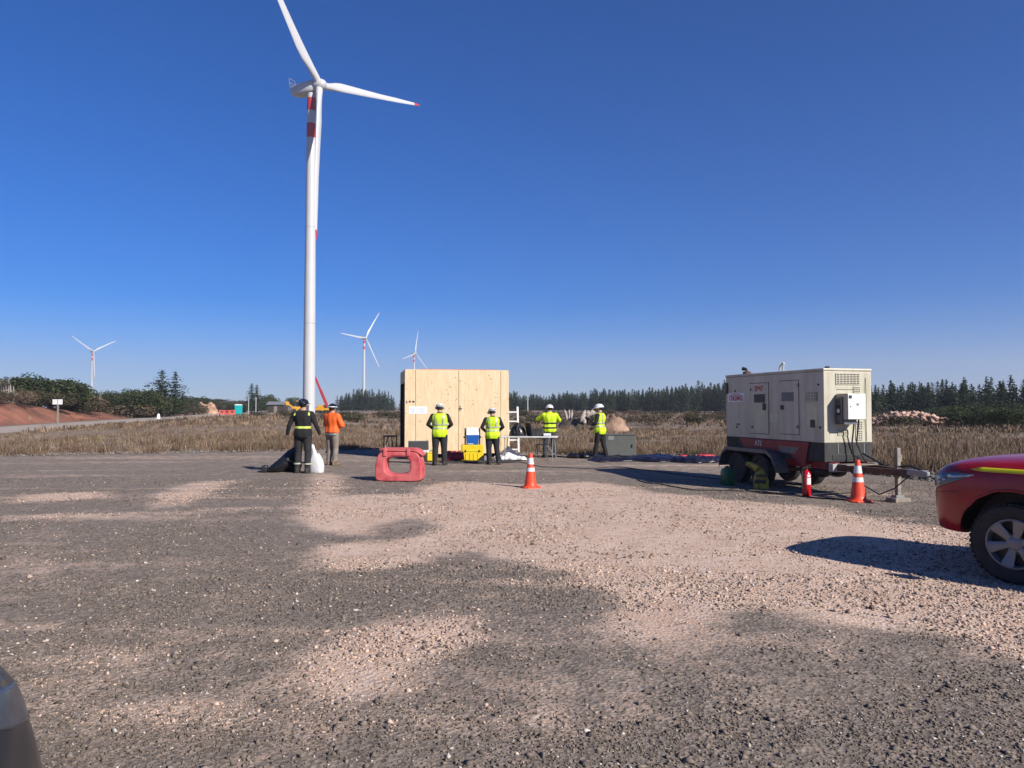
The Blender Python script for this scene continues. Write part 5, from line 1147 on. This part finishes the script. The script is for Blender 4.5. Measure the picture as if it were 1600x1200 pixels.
for a in ((1180, 1196, 632, 672), (1203, 1215, 646, 660), (1260, 1276, 632, 665)): sidebox('faded_patch', 'cream_stain', *a, .0125 if a[0] == 1180 else .001, .0145 if a[0] == 1180 else .002)
lb, (s0, s1, zb_, zt_) = sidebox('maker_label', 'sign_white', 1137.5, 1163.5, 614, 628, .001, .005)
FX = Matrix(((0, 0, -1, 0), (-1, 0, 0, 0), (0, 1, 0, 0), (0, 0, 0, 1)))   # text plane facing local -X
def sidetext(s, size, m_, px, py, d, par, sx=1.0):
    q_ = S(px); return text(s, size, m_, par, Matrix.Translation((-d, q_, zs(py, q_))) @ FX @ Matrix.Diagonal((sx, 1, 1, 1)))
sidetext('CHILEMAQ', .155, 'print_red', 1150.5, 622.5, .0075, lb, .72)
q_ = S(1150.5); zc = zs(618, q_); mb = MB(); mb.loft([[(-.0065, q_ + .21*math.cos(a), zc - .035 + .055*math.sin(a)), (-.0065, q_ + .21*math.cos(a), zc - .024 + .062*math.sin(a))] for a in [math.pi*(.1 + .8*k/14) for k in range(15)]], cap=False, close=False); mb.build('arc_logo', 'print_red', lb)
sidetext('SP47', .16, 'print_red', 1186.5, 607.5, .0145, can)
sidetext('10-01', .06, 'dark_paint', 1153, 663, .003, can)
# front face: grilles, panel seams, control box
def frontbox(name, m_, x0, x1, z0, z1, d0, d1, par=can, bev=.002): return MB().box(x0, x1, -d1, -d0, z0, z1).build(name, m_, par, bevel=bev)
def grille(x0, x1, z0, z1, nx, nz):
    g_ = frontbox('front_grille', 'dark_paint', x0, x1, z0, z1, .001, .004)
    for k in range(nz+1): z = z0 + (z1-z0)*k/nz; frontbox('slat', 'cream_paint', x0-.005, x1+.005, z-.008, z+.008, .005, .016, g_)
    mb = MB()
    for k in range(nx+1): x = x0 + (x1-x0)*k/nx; mb.box(x-.007, x+.007, -.0145, -.005, z0, z1)
    mb.build('bar', 'cream_paint', g_)
grille(.27, .79, 2.08, 2.28, 7, 6); grille(.66, .80, 1.86, 2.03, 3, 5); grille(.70, .84, 1.23, 1.38, 3, 4); grille(.70, .84, 1.03, 1.2, 3, 5); grille(.30, .52, 1.13, 1.22, 5, 3)
for z in (1.98, 2.03, 1.88): frontbox('louvre_line', 'rust' if z == 1.98 else 'cream_stain', .27, .64, z-.005, z+.005, .001, .006)
for z in (1.06, 1.11): frontbox('louvre_line', 'cream_stain', .30, .66, z-.005, z+.005, .001, .006)
for x in (.12, .95): frontbox('panel_seam', 'cream_stain', x-.004, x+.004, 1.0, 2.3, .001, .003)
cb = MB().box(.26, .66, -.31, -.02, 1.42, 1.90).build('control_box', 'cream_paint', t, bevel=.008)
MB().box(.265, .655, -.325, -.312, 1.425, 1.895).build('box_door', 'white_paint', cb, bevel=.006)
MB().box(.23, .26-.002, -.20, -.018, 1.35, 1.84).build('breaker_plate', 'grey_metal', cb, bevel=.01)
MB().box(.25, .52, -.24, -.018, 1.33, 1.418).build('cable_tray', 'grey_metal', cb)
MB().box(.285, .345, -.333, -.326, 1.81, 1.865).build('warning_plate', 'dark_paint', cb); MB().box(.45, .50, -.330, -.326, 1.68, 1.72).build('maker_plate', 'galv', cb); MB().ell((.32, -.33, 1.66), (.012, .012, .012), 8, 6).build('lock', 'galv', cb, 'all')
for z in (1.72, 1.6, 1.5): MB().box(.222, .2285, -.16, -.06, z, z+.09).build('breaker', 'black_plastic', cb, bevel=.006)
MB().ell((.218, -.12, 1.58), (.012, .04, .04), 12, 8).build('dial', 'white_paint', cb, 'all')
for x, z1_, sw in ((.60, .55, .08), (.50, .70, .0)):
    MB().tube([(x, -.2, 1.42), (x+.01, -.16, 1.2), (x+.03, -.10, .98), (x+.05+sw, -.12, .75), (x+.12+sw, -.2, z1_)], .014, 8).build('power_cable', 'black_rubber', t, True)
MB().tube([(.93, -.012, 2.2), (.93, -.02, 1.8), (.92, -.015, 1.4), (.93, -.012, 1.0)], .005, 6).build('thin_wire', 'dusty_black', t, True)
frontbox('fork_slot', 'dark_paint', .18, .98, .66, .76, -.001, .006, t)
for x in (.30, .88): frontbox('base_stain', 'galv', x-.008, x+.008, .78, .96, -.002, .006, t)
# roof things
for s_, nm in ((S(1160), 'a'), (S(1205), 'b')):
    if nm == 'a':
        mb = MB(); mb.lathe([(.09, 0), (.09, .05), (.06, .06)], 16, Matrix.Translation((.12, s_, Z2))); mb.build('exhaust_base', 'rust', t, True)
        mb = MB(); mb.tube([(.12, s_, Z2+.04), (.12, s_, Z2+.08), (.11, s_+.02, Z2+.11), (.07, s_+.09, Z2+.125)], [.032, .032, .036, .042], 12); mb.build('exhaust_pipe', 'dark_paint', t, True)
    else:
        MB().tube([(.2, s_, Z2), (.2, s_-.02, Z2+.10), (.2, s_-.10, Z2+.17), (.2, s_-.16, Z2+.18)], .018, 8).build('lifting_eye', 'cream_paint', t, True); MB().tube([(.2, s_-.13, Z2), (.2, s_-.14, Z2+.16)], .016, 8).build('lifting_eye', 'cream_paint', t, True)
MB().lathe([(.05, 0), (.05, .03), (.03, .05)], 12, Matrix.Translation((.3, S(1272), Z2))).build('filler_cap', 'dark_paint', t, True)
MB().box(-.03, -.001, L-.10, L-.02, 1.95, 2.2).build('rear_hinge', 'dark_paint', t, bevel=.01)
# chassis
for x in (.16, .84): MB().box(x-.05, x+.05, -.15, L-.1, .47, Z0-.003).build('chassis_rail', 'red_frame', t, bevel=.008)
for y in (.1, 1.3, 2.1, 3.0): MB().box(.215, .785, y-.04, y+.04, .48, .6).build('cross_member', 'red_frame', t)
sp_ = MB(); y0 = .42
sp_.loft([[(x, y, z) for y, z in ((.55, .47), (.40, .97), (2.75, .97), (2.60, .74), (1.0, .74))] for x in (-.03, -.012)]); spn = sp_.build('red_side_panel', 'red_frame', t, bevel=.004)
sidetext('A72', .15, 'print_white', 1186, 692.5, .032, spn)
MB().loft([[(x, y, z) for y, z in ((.80, .73), (.70, .86), (1.35, .86), (1.28, .73))] for x in (-.036, -.0325)]).build('plate', 'grey_metal', spn)
fd = MB(); pr = [(1.15, .33), (1.17, .46), (1.30, .66), (1.48, .75), (2.95, .75), (3.12, .66), (3.24, .46), (3.26, .33)]
fd.loft([[( -.24, y, z), (.06, y, z), (.06, y, z+.02), (-.24, y, z+.02)] for y, z in pr]); fd.loft([[(-.25, y, z-.05), (-.236, y, z-.05), (-.236, y, z+.022), (-.25, y, z+.022)] for y, z in pr]); fd.build('fender', 'grey_metal', t, True)
fd = MB(); fd.loft([[(W-.06, y, z), (W+.2, y, z), (W+.2, y, z+.02), (W-.06, y, z+.02)] for y, z in pr]); fd.build('fender', 'grey_metal', t, True)
def wheel(par, x, y, z, r, w, axis='X', rim='alloy', spokes=0, face=-1):
    mx = Matrix.Translation((x, y, z)) @ (Matrix.Rotation(R(90), 4, 'Y') if axis == 'X' else Matrix.Rotation(R(90), 4, 'X'))
    h = w/2; ty = MB(); ty.lathe([(r*.60, -h*.8), (r*.72, -h), (r*.93, -h*.95), (r*.985, -h*.7), (r, -h*.35), (r, h*.35), (r*.985, h*.7), (r*.93, h*.95), (r*.72, h), (r*.60, h*.8)], 40, mx, cap=False); ty.lathe([(r*.60, -h*.8), (r*.60, h*.8)], 40, mx, cap=False)
    wo = ty.build('wheel', 'black_rubber', par, True)
    return wo, mx, h
for y in (1.80, 2.62):
    for x, s_ in ((-.09, -1), (W+.06, 1)):
        wo, mx, h = wheel(t, x, y, .335, .335, .2)
        rm = MB(); rm.lathe([(.2, -s_*-h*.75), (.19, s_*h*.6), (.16, s_*h*.35), (.08, s_*h*.3), (.07, s_*h*.75), (.02, s_*h*.78)], 24, mx); rm.build('rim', 'dusty_black', wo, True)
for y in (1.80, 2.62): MB().bar((0, y, .335), (W, y, .335), .07).build('axle', 'rust', t)
# drawbar
for x in (.12, .94): MB().bar((x, .1, .53), (.53 + (x-.53)*.12, -1.45, .53), .07, .11).build('drawbar_arm', 'rust', t, bevel=.006)
MB().box(.20, .86, -.58, -.5, .46, .52).build('drawbar_brace', 'rust', t)
MB().box(.16, .92, -.40, -.05, .585, .60).build('step_plate', 'wood_post', t); MB().box(.05, 1.05, -.16, -.04, .45, .60).build('front_beam', 'concrete', t, bevel=.01)
MB().loft([[(.53 + x*w, y, .55 + z*h_) for x, z in ((-1,-1),(1,-1),(1,1),(-1,1))] for y, w, h_ in ((-1.40, .07, .05), (-1.62, .05, .045), (-1.78, .06, .055), (-1.86, .03, .03))]).build('coupler', 'galv', t, bevel=.01)
mb = MB(); mb.tube([(.53, -1.7, .6), (.5, -1.5, .66), (.45, -1.3, .63)], .018, 8); mb.build('coupler_lever', 'dark_paint', t, True)
jk = MB().box(.60, .675, -1.12, -1.045, .12, .94).build('jack_post', 'wood_post', t, bevel=.008); MB().bar((.675, -1.08, .84), (.72, -1.08, .84), .03).build('crank', 'dark_paint', jk); MB().bar((.71, -1.08, .85), (.71, -1.08, .7), .022).build('crank', 'galv', jk)
MB().bar((.72, -1.08, .62), (.84, -1.04, .61), .025).build('crank', 'dark_paint', jk)
MB().box(.48, .80, -1.2, -.96, .0, .075).build('foot_plate', 'wood_post', t, bevel=.01); MB().box(.55, .72, -1.14, -1.02, .077, .12).build('foot', 'galv', t)
mb = MB(); mb.bar((.80, -.1, .6), (.93, -.55, .58), .03); mb.bar((.78, -.08, .78), (.90, -.5, .58), .025); mb.build('chain_bar', 'dark_paint', t)
MB().tube([(.5, -1.5, .5), (.45, -1.2, .25), (.5, -.8, .10), (.62, -.3, .2), (.6, .05, .45)], .012, 8).build('safety_chain', 'dusty_black', t, True)
for k, (x, y) in enumerate(((.7, .55), (.35, .55))): MB().ell((x, y, .40), (.15, .25, .12), 14, 9).build('tank', 'dark_paint', t, 'all')
# green can and yellow bag by its wheels
p = GL(1137, 757); t = thing('fuel_can', 'dark green fuel can standing by the rear trailer wheel', 'can', p, R(10))
MB().loft([[(x*w, y*d, z) for x, y in ((-1,-.7),(-.7,-1),(.7,-1),(1,-.7),(1,.7),(.7,1),(-.7,1),(-1,.7))] for w, d, z in ((.10, .14, 0), (.115, .15, .02), (.115, .15, .27), (.09, .12, .34), (.05, .05, .37))]).build('body', 'green_can', t, True); MB().lathe([(.03, .37), (.03, .405), (.01, .41)], 12).build('cap', 'black_plastic', t, True)
MB().tube([(-.07, 0, .33), (-.05, 0, .39), (.02, .03, .40), (.05, .05, .36)], .012, 8).build('handle', 'green_can', t, True)
p = GL(1189, 764); t = thing('yellow_bag', 'yellow and black printed bag slumped against the front trailer wheel', 'bag', p, R(-20)); lump('sack', None, None, (0, 0, 0), .15, .12, .42, 55, 'yellow_bag', 3.5, parent=t, amp=.08)
mb = MB(); mb.box(-.12, .1, -.135, -.115, .12, .19); mb.box(-.1, .12, -.13, -.11, .25, .3); mb.build('print', 'black_plastic', t, bevel=.01); MB().tube([(-.05, 0, .38), (-.14, .05, .46), (-.28, .1, .5)], [.08, .07, .05], 10).build('neck', 'yellow_bag', t, 'all')

# ------------------------------------------------------------------ cars
def crom(P_, n_):
    """Catmull-Rom resample of rows P_ (k,d) to n_ rows"""
    P_ = np.asarray(P_, float); k = len(P_); out = []
    for u in np.linspace(0, k-1, n_):
        i = min(int(u), k-2); f = u-i; a, b_, c_, d_ = P_[max(i-1, 0)], P_[i], P_[i+1], P_[min(i+2, k-1)]
        out.append(.5*((2*b_) + (c_-a)*f + (2*a-5*b_+4*c_-d_)*f**2 + (3*b_-a-3*c_+d_)*f**3))
    return np.array(out)
def section(x, w, zb, zs_, zt_):
    return [(0, zb), (.55*w, zb), (.86*w, zb+.01), (.945*w, zb+.06), (.985*w, zb+.16), (w, zb + .5*(zs_-zb)), (.995*w, zs_-.16), (.975*w, zs_-.06), (.93*w, zs_-.005), (.84*w, zs_ + .45*(zt_-zs_)), (.6*w, zs_ + .82*(zt_-zs_)), (.3*w, zt_-.004), (0, zt_)]
class CarSurf:
    def __init__(s, stations, nx=70, nt=48, tumble=0):
        st = crom(stations, nx); s.G = np.array([[(q_[0], *yz) for yz in crom(section(*q_), nt)] for q_ in st])  # (nx,nt,3) left half
        s.G[..., 1] *= 1 - tumble*np.clip((s.G[..., 2]-.42)/.4, 0, 1.2)
    def body(s, name, mname, parent, arches):
        nx, nt, _ = s.G.shape; mb = MB(); rings = []
        for i in range(nx): rings.append([tuple(p) for p in s.G[i]] + [(p[0], -p[1], p[2]) for p in s.G[i][-2:0:-1]])
        mb.loft(rings); o = mb.build(name, mname, None, False)
        if arches:
            for (ax, az, ar) in arches:
                for sg in (-1, 1):
                    c = MB(); c.lathe([(ar, .52), (ar*1.0, 1.3)], 48, Matrix.Translation((ax, 0, az)) @ Matrix.Rotation(R(-90*sg), 4, 'X')); co = c.build('cut', 'black_plastic'); 
                    m_ = o.modifiers.new('b', 'BOOLEAN'); m_.object = co; m_.operation = 'DIFFERENCE'; m_.solver = 'EXACT'
                    dg = bpy.context.evaluated_depsgraph_get(); me = bpy.data.meshes.new_from_object(o.evaluated_get(dg)); o.modifiers.clear(); o.data = me; bpy.data.objects.remove(co)
        o.parent = parent
        me = o.data; me.polygons.foreach_set('use_smooth', np.ones(len(me.polygons), bool)); me.set_sharp_from_angle(angle=R(32))
        if len(me.materials) < 2: me.materials.append(M['black_plastic'])
        for pl in me.polygons:      # the arch's inner faces are black liner
            c = pl.center
            for (ax, az, ar) in arches or []:
                if math.hypot(c.x-ax, c.z-az) < ar*1.003 and abs(c.y) < .9 and abs(pl.normal.z) + abs(pl.normal.x) + (abs(c.y) < .6) > .5 and math.hypot(c.x-ax, c.z-az) < ar*1.001: pl.material_index = 1
        return o
    def P(s, x, tz, sg, off):
        """surface point at station x and height tz on the side (upper half of the section), pushed out by off"""
        i = int(np.argmin(np.abs(s.G[:, 0, 0] - x))); 
        def at(i, z):
            row = s.G[i]; h = row[np.argmax(row[:, 1]) - 6:] if False else row
            zz = row[:, 2]; yv = np.interp(z, np.maximum.accumulate(zz), row[:, 1]); return np.array([row[0, 0], yv, z])
        j = min(i+1, len(s.G)-1); k = max(i-1, 0); p = at(i, tz); du = at(k, tz) - at(j, tz); dv = at(i, tz+.02) - at(i, tz-.02); nn = np.cross(du, dv); nn /= np.linalg.norm(nn) + 1e-9
        if nn[1] < 0: nn = -nn
        p = p + nn*off; return (p[0], p[1]*sg, p[2])
    def patch(s, name, mname, parent, xs, zlo, zhi, sg, off=.005, nz=8, th=.006):
        rows = [[s.P(x, zlo(x) + (zhi(x)-zlo(x))*k/(nz-1), sg, off) for k in range(nz)] for x in xs]
        o = MB().loft(rows, cap=False, close=False).build(name, mname, parent, 'all'); q_ = o.modifiers.new('s', 'SOLIDIFY'); q_.thickness = th; q_.offset = 0; return o
def road_wheel(par, x, y, r, w, sg, spokes=6):
    mx = Matrix.Translation((x, y, r)) @ Matrix.Rotation(R(-90*sg), 4, 'X'); h = w/2
    ty = MB(); ty.lathe([(r*.60, -h*.8), (r*.72, -h), (r*.92, -h*.97), (r*.98, -h*.75), (r, -h*.35), (r, h*.35), (r*.98, h*.75), (r*.92, h*.97), (r*.80, h*1.0), (r*.70, h*.95), (r*.62, h*.8)], 56, mx, cap=False)
    wo = ty.build('wheel', 'black_rubber', par, True)
    tr = MB()
    for k in range(44):
        for s_ in (-1, 1):
            q_ = mx @ Matrix.Rotation(2*math.pi*(k + .25*s_)/44, 4, 'Z') @ Matrix.Translation((r*.995, 0, s_*h*.62)); tr.box(-.014, -.003, -.016, .016, -h*.3, h*.3, mx=q_)
    tag(tr.build('tread', 'black_rubber', wo), None, kind='stuff')
    rm = MB(); rm.lathe([(r*.62, h*.82), (r*.615, h*.9), (r*.585, h*.92), (r*.56, h*.80), (r*.55, h*.2), (r*.55, -h*.6)], 48, mx, cap=False); rm.build('rim', 'alloy', wo, True)
    bk_ = MB(); bk_.lathe([(r*.55, h*.12), (r*.1, h*.1)], 32, mx); bk_.build('brake_disc', 'dark_paint', wo)
    for k in range(spokes):
        sm = MB(); q_ = mx @ Matrix.Rotation(2*math.pi*(k+.25)/spokes, 4, 'Z')
        sm.loft([[q_ @ Vector((rd, yy_*wd, z + zz)) for yy_, zz in ((-1, -.02), (1, -.02), (1, .0), (.6, .008), (-.6, .008), (-1, 0))] for rd, wd, z in ((r*.10, .035, h*.62), (r*.25, .036, h*.62), (r*.42, .045, h*.74), (r*.575, .058, h*.84))]); sm.build('spoke', 'alloy', wo, True)
    hc = MB(); hc.lathe([(r*.17, h*.5), (r*.165, h*.68), (r*.13, h*.75), (r*.02, h*.76)], 24, mx); hc.build('hub_cap', 'alloy', wo, True)
    nu = MB()
    for k in range(6): nu.lathe([(.012, h*.6), (.012, h*.74)], 8, mx @ Matrix.Rotation(2*math.pi*(k+.75)/6, 4, 'Z') @ Matrix.Translation((r*.24, 0, 0)))
    nu.build('wheel_nut', 'dark_paint', wo)
    return wo
# red pickup, only its nose reaches into the picture
CAR = Vector((5.36, 7.44, 0)); hd = R(126.9)
t = thing('pickup_truck', 'red pickup truck with yellow stripe entering at the right edge', 'pickup', CAR, hd)
cs = CarSurf([(.82, .26, .52, .80, .86), (.80, .52, .46, .90, .96), (.745, .71, .42, .975, 1.04), (.65, .815, .405, 1.02, 1.095), (.53, .87, .40, 1.055, 1.13), (.38, .895, .40, 1.075, 1.155), (.1, .905, .40, 1.09, 1.18), (-.3, .91, .38, 1.105, 1.205), (-.7, .91, .34, 1.115, 1.22), (-1.1, .91, .33, 1.12, 1.225), (-2.0, .905, .33, 1.09, 1.17), (-2.9, .905, .36, 1.09, 1.16), (-3.6, .90, .38, 1.09, 1.15), (-4.1, .89, .42, 1.08, 1.14), (-4.25, .84, .5, 1.06, 1.12)], 110)
body = cs.body('body', 'car_red', t, [(0, .40, .465), (-3.05, .40, .465)])
for x in (0, -3.05):
    for sg in (-1, 1): road_wheel(t, x, sg*.775, .375, .25, sg)
cab = MB(); 
cab.loft([[(x0, -w, z), (x0-.12, -w*1.0, z), (x1, -w, z), (x1, w, z), (x0-.12, w, z), (x0, w*.9, z)] for x0, x1, w, z in ((-.95, -2.95, .84, 1.14), (-1.35, -2.88, .78, 1.42), (-1.72, -2.80, .70, 1.70), (-1.95, -2.70, .60, 1.77))]); cab.build('cab', 'car_red', t, True, bevel=.03)
for sg in (-1, 1):
    for xa, xb, xc, xd in ((-1.32, -1.95, -1.95, -1.68), (-2.03, -2.80, -2.72, -2.03)):
        MB().loft([[(x, sg*(.845 - (z-1.14)*.245 + o_), z) for x, z in ((xa, 1.22), (xb, 1.22), (xc, 1.64), (xd, 1.64))] for o_ in (-.01, .012)]).build('side_window', 'glass_dark', t)
MB().loft([[(-.98 + o_, -.74, 1.18), (-.98 + o_, .74, 1.18), (-1.68 + o_, .62, 1.67), (-1.68 + o_, -.62, 1.67)] for o_ in (-.03, .02)]).build('windscreen', 'glass_dark', t)
for sg in (-1, 1):
    MB().ell((-1.15, sg*1.0, 1.22), (.06, .10, .085), 12, 8).build('mirror', 'car_red', t, 'all')
    xs = [-.02 - .12*k for k in range(9)]; xs[0] = .02
    cs.patch('yellow_stripe', 'yellow_stripe', t, [.36 - .1*k for k in range(16)], lambda x: 1.03 if x < .30 else 1.043, lambda x: 1.068 if x < .30 else 1.05, sg, .004, 4, .003)
    hx_ = [.76, .74, .71, .67, .62, .57, .52, .47, .42, .37, .32]
    cs.patch('headlight', 'lamp_glass', t, hx_, lambda x: np.interp(x, [.32, .52, .67, .77], [.985, .91, .84, .83]), lambda x: np.interp(x, [.32, .52, .67, .77], [.995, 1.005, .975, .93]), sg, .006, 8, .01)
    cs.patch('indicator', 'lamp_chrome', t, [.56, .52, .48, .44, .40, .36], lambda x: np.interp(x, [.36, .56], [.975, .945]), lambda x: np.interp(x, [.36, .56], [.988, .985]), sg, .013, 4, .004)
    MB().ell((.74, sg*.5, .56), (.05, .07, .045), 12, 8).build('fog_lamp', 'lamp_chrome', t, 'all')
    cs.patch('bumper_seam', 'dark_paint', t, [.77, .74, .68, .62, .56, .5, .46], lambda x: np.interp(x, [.46, .77], [.82, .79])-.003, lambda x: np.interp(x, [.46, .77], [.82, .79])+.003, sg, .001, 3, .002)
    lip = MB(); lp = [cs.P(.472*math.cos(a), .40 + .472*math.sin(a), sg, .004) for a in [R(-2 + 184*k/26) for k in range(27)]]; lip.tube(lp, .011, 8); lip.build('arch_lip', 'car_red', t, 'all')
    for lx, lz, lr in ((.66, .905, .030), (.60, .93, .026)):
        q_ = cs.P(lx, lz, sg, .014); MB().ell(q_, (lr*.7, lr*.5, lr*.8), 12, 8).build('reflector', 'lamp_chrome', t, 'all')
    MB().box(-.995, -.987, *sorted((sg*.88, sg*.9125)), .55, 1.02).build('door_seam', 'dark_paint', t)
gr = MB(); 
for k in range(4): gr.box(.78, .825, -.42, .42, .68 + k*.05, .70 + k*.05)
gr.build('grille', 'lamp_chrome', t, bevel=.005); MB().box(.795, .825, -.22, .22, .50, .60).build('number_plate', 'sign_white', t, bevel=.004)
# hood bulge seam
MB().loft([[(x, y_ , z + .004) for x, z in ((.62, 1.095), (.2, 1.138), (-.4, 1.168), (-.9, 1.18))] for y_ in (-.30, -.285)], cap=False, close=False).build('hood_seam', 'dark_paint', t)
# dark car at the photographer's left
t = thing('dark_car', 'front corner of a dusty dark car at the lower left edge', 'car', (-2.10, 1.55, 0), R(90)); t.scale = (1, 1, 1.07)
cs2 = CarSurf([(.86, .22, .5, .66, .70), (.83, .48, .42, .72, .77), (.76, .66, .34, .78, .84), (.66, .755, .28, .825, .895), (.52, .81, .25, .86, .935), (.3, .845, .24, .885, .965), (0, .86, .24, .905, .985), (-.4, .865, .22, .92, 1.0), (-.8, .87, .2, .93, 1.01), (-1.6, .87, .2, .93, .98), (-2.6, .87, .22, .94, .99), (-3.3, .84, .3, .92, .98), (-3.5, .75, .4, .88, .93)], 100, tumble=.16)
cs2.body('body', 'car_black', t, [(0, .33, .375), (-2.55, .33, .375)])
for x in (0, -2.55):
    for sg in (-1, 1): road_wheel(t, x, sg*.75, .315, .2, sg, 5)
cab = MB(); cab.loft([[(x0, -w, z), (x1, -w, z), (x1, w, z), (x0, w, z)] for x0, x1, w, z in ((-.75, -3.1, .80, .95), (-1.2, -2.95, .72, 1.22), (-1.6, -2.7, .62, 1.46), (-1.8, -2.5, .5, 1.5))]); cab.build('cab', 'car_black', t, True, bevel=.03)
MB().loft([[(-.82 + o_, -.70, 1.0), (-.82 + o_, .70, 1.0), (-1.53 + o_, .56, 1.42), (-1.53 + o_, -.56, 1.42)] for o_ in (-.03, .02)]).build('windscreen', 'glass_dark', t)
for sg in (-1, 1):
    MB().loft([[(x, sg*(.805 - (z-.95)*.35 + o_), z) for x, z in ((-1.1, 1.02), (-2.85, 1.02), (-2.6, 1.38), (-1.6, 1.38))] for o_ in (-.01, .012)]).build('side_window', 'glass_dark', t)
    hx_ = [.80, .76, .72, .68, .63, .58, .52, .46, .40, .34]
    cs2.patch('headlight', 'lamp_smoke', t, hx_, lambda x: np.interp(x, [.34, .5, .7, .82], [.79, .715, .67, .66]), lambda x: np.interp(x, [.34, .5, .7, .82], [.81, .81, .775, .725]), sg, .002, 8, .003)
    MB().ell((-1.0, sg*.95, 1.0), (.05, .09, .07), 12, 8).build('mirror', 'car_black', t, 'all')
MB().box(.80, .85, -.2, .2, .45, .55).build('number_plate', 'sign_white', t, bevel=.004)

# ------------------------------------------------------------------ haze
hz_ = MB().box(-2600, 2600, -2600, 2600, -3.5, 160).build('haze', 'white_paint'); hm_ = bpy.data.materials.new('haze'); hm_.use_nodes = True; nt = hm_.node_tree; nt.nodes.clear()
ov = nt.nodes.new('ShaderNodeOutputMaterial'); pv = nt.nodes.new('ShaderNodeVolumePrincipled'); pv.inputs['Color'].default_value = (.84, .85, .97, 1); pv.inputs['Density'].default_value = .00028; pv.inputs['Anisotropy'].default_value = .1
nt.links.new(pv.outputs[0], ov.inputs['Volume']); hz_.data.materials.clear(); hz_.data.materials.append(hm_); tag(hz_, 'thin blue haze over the plain', kind='stuff')
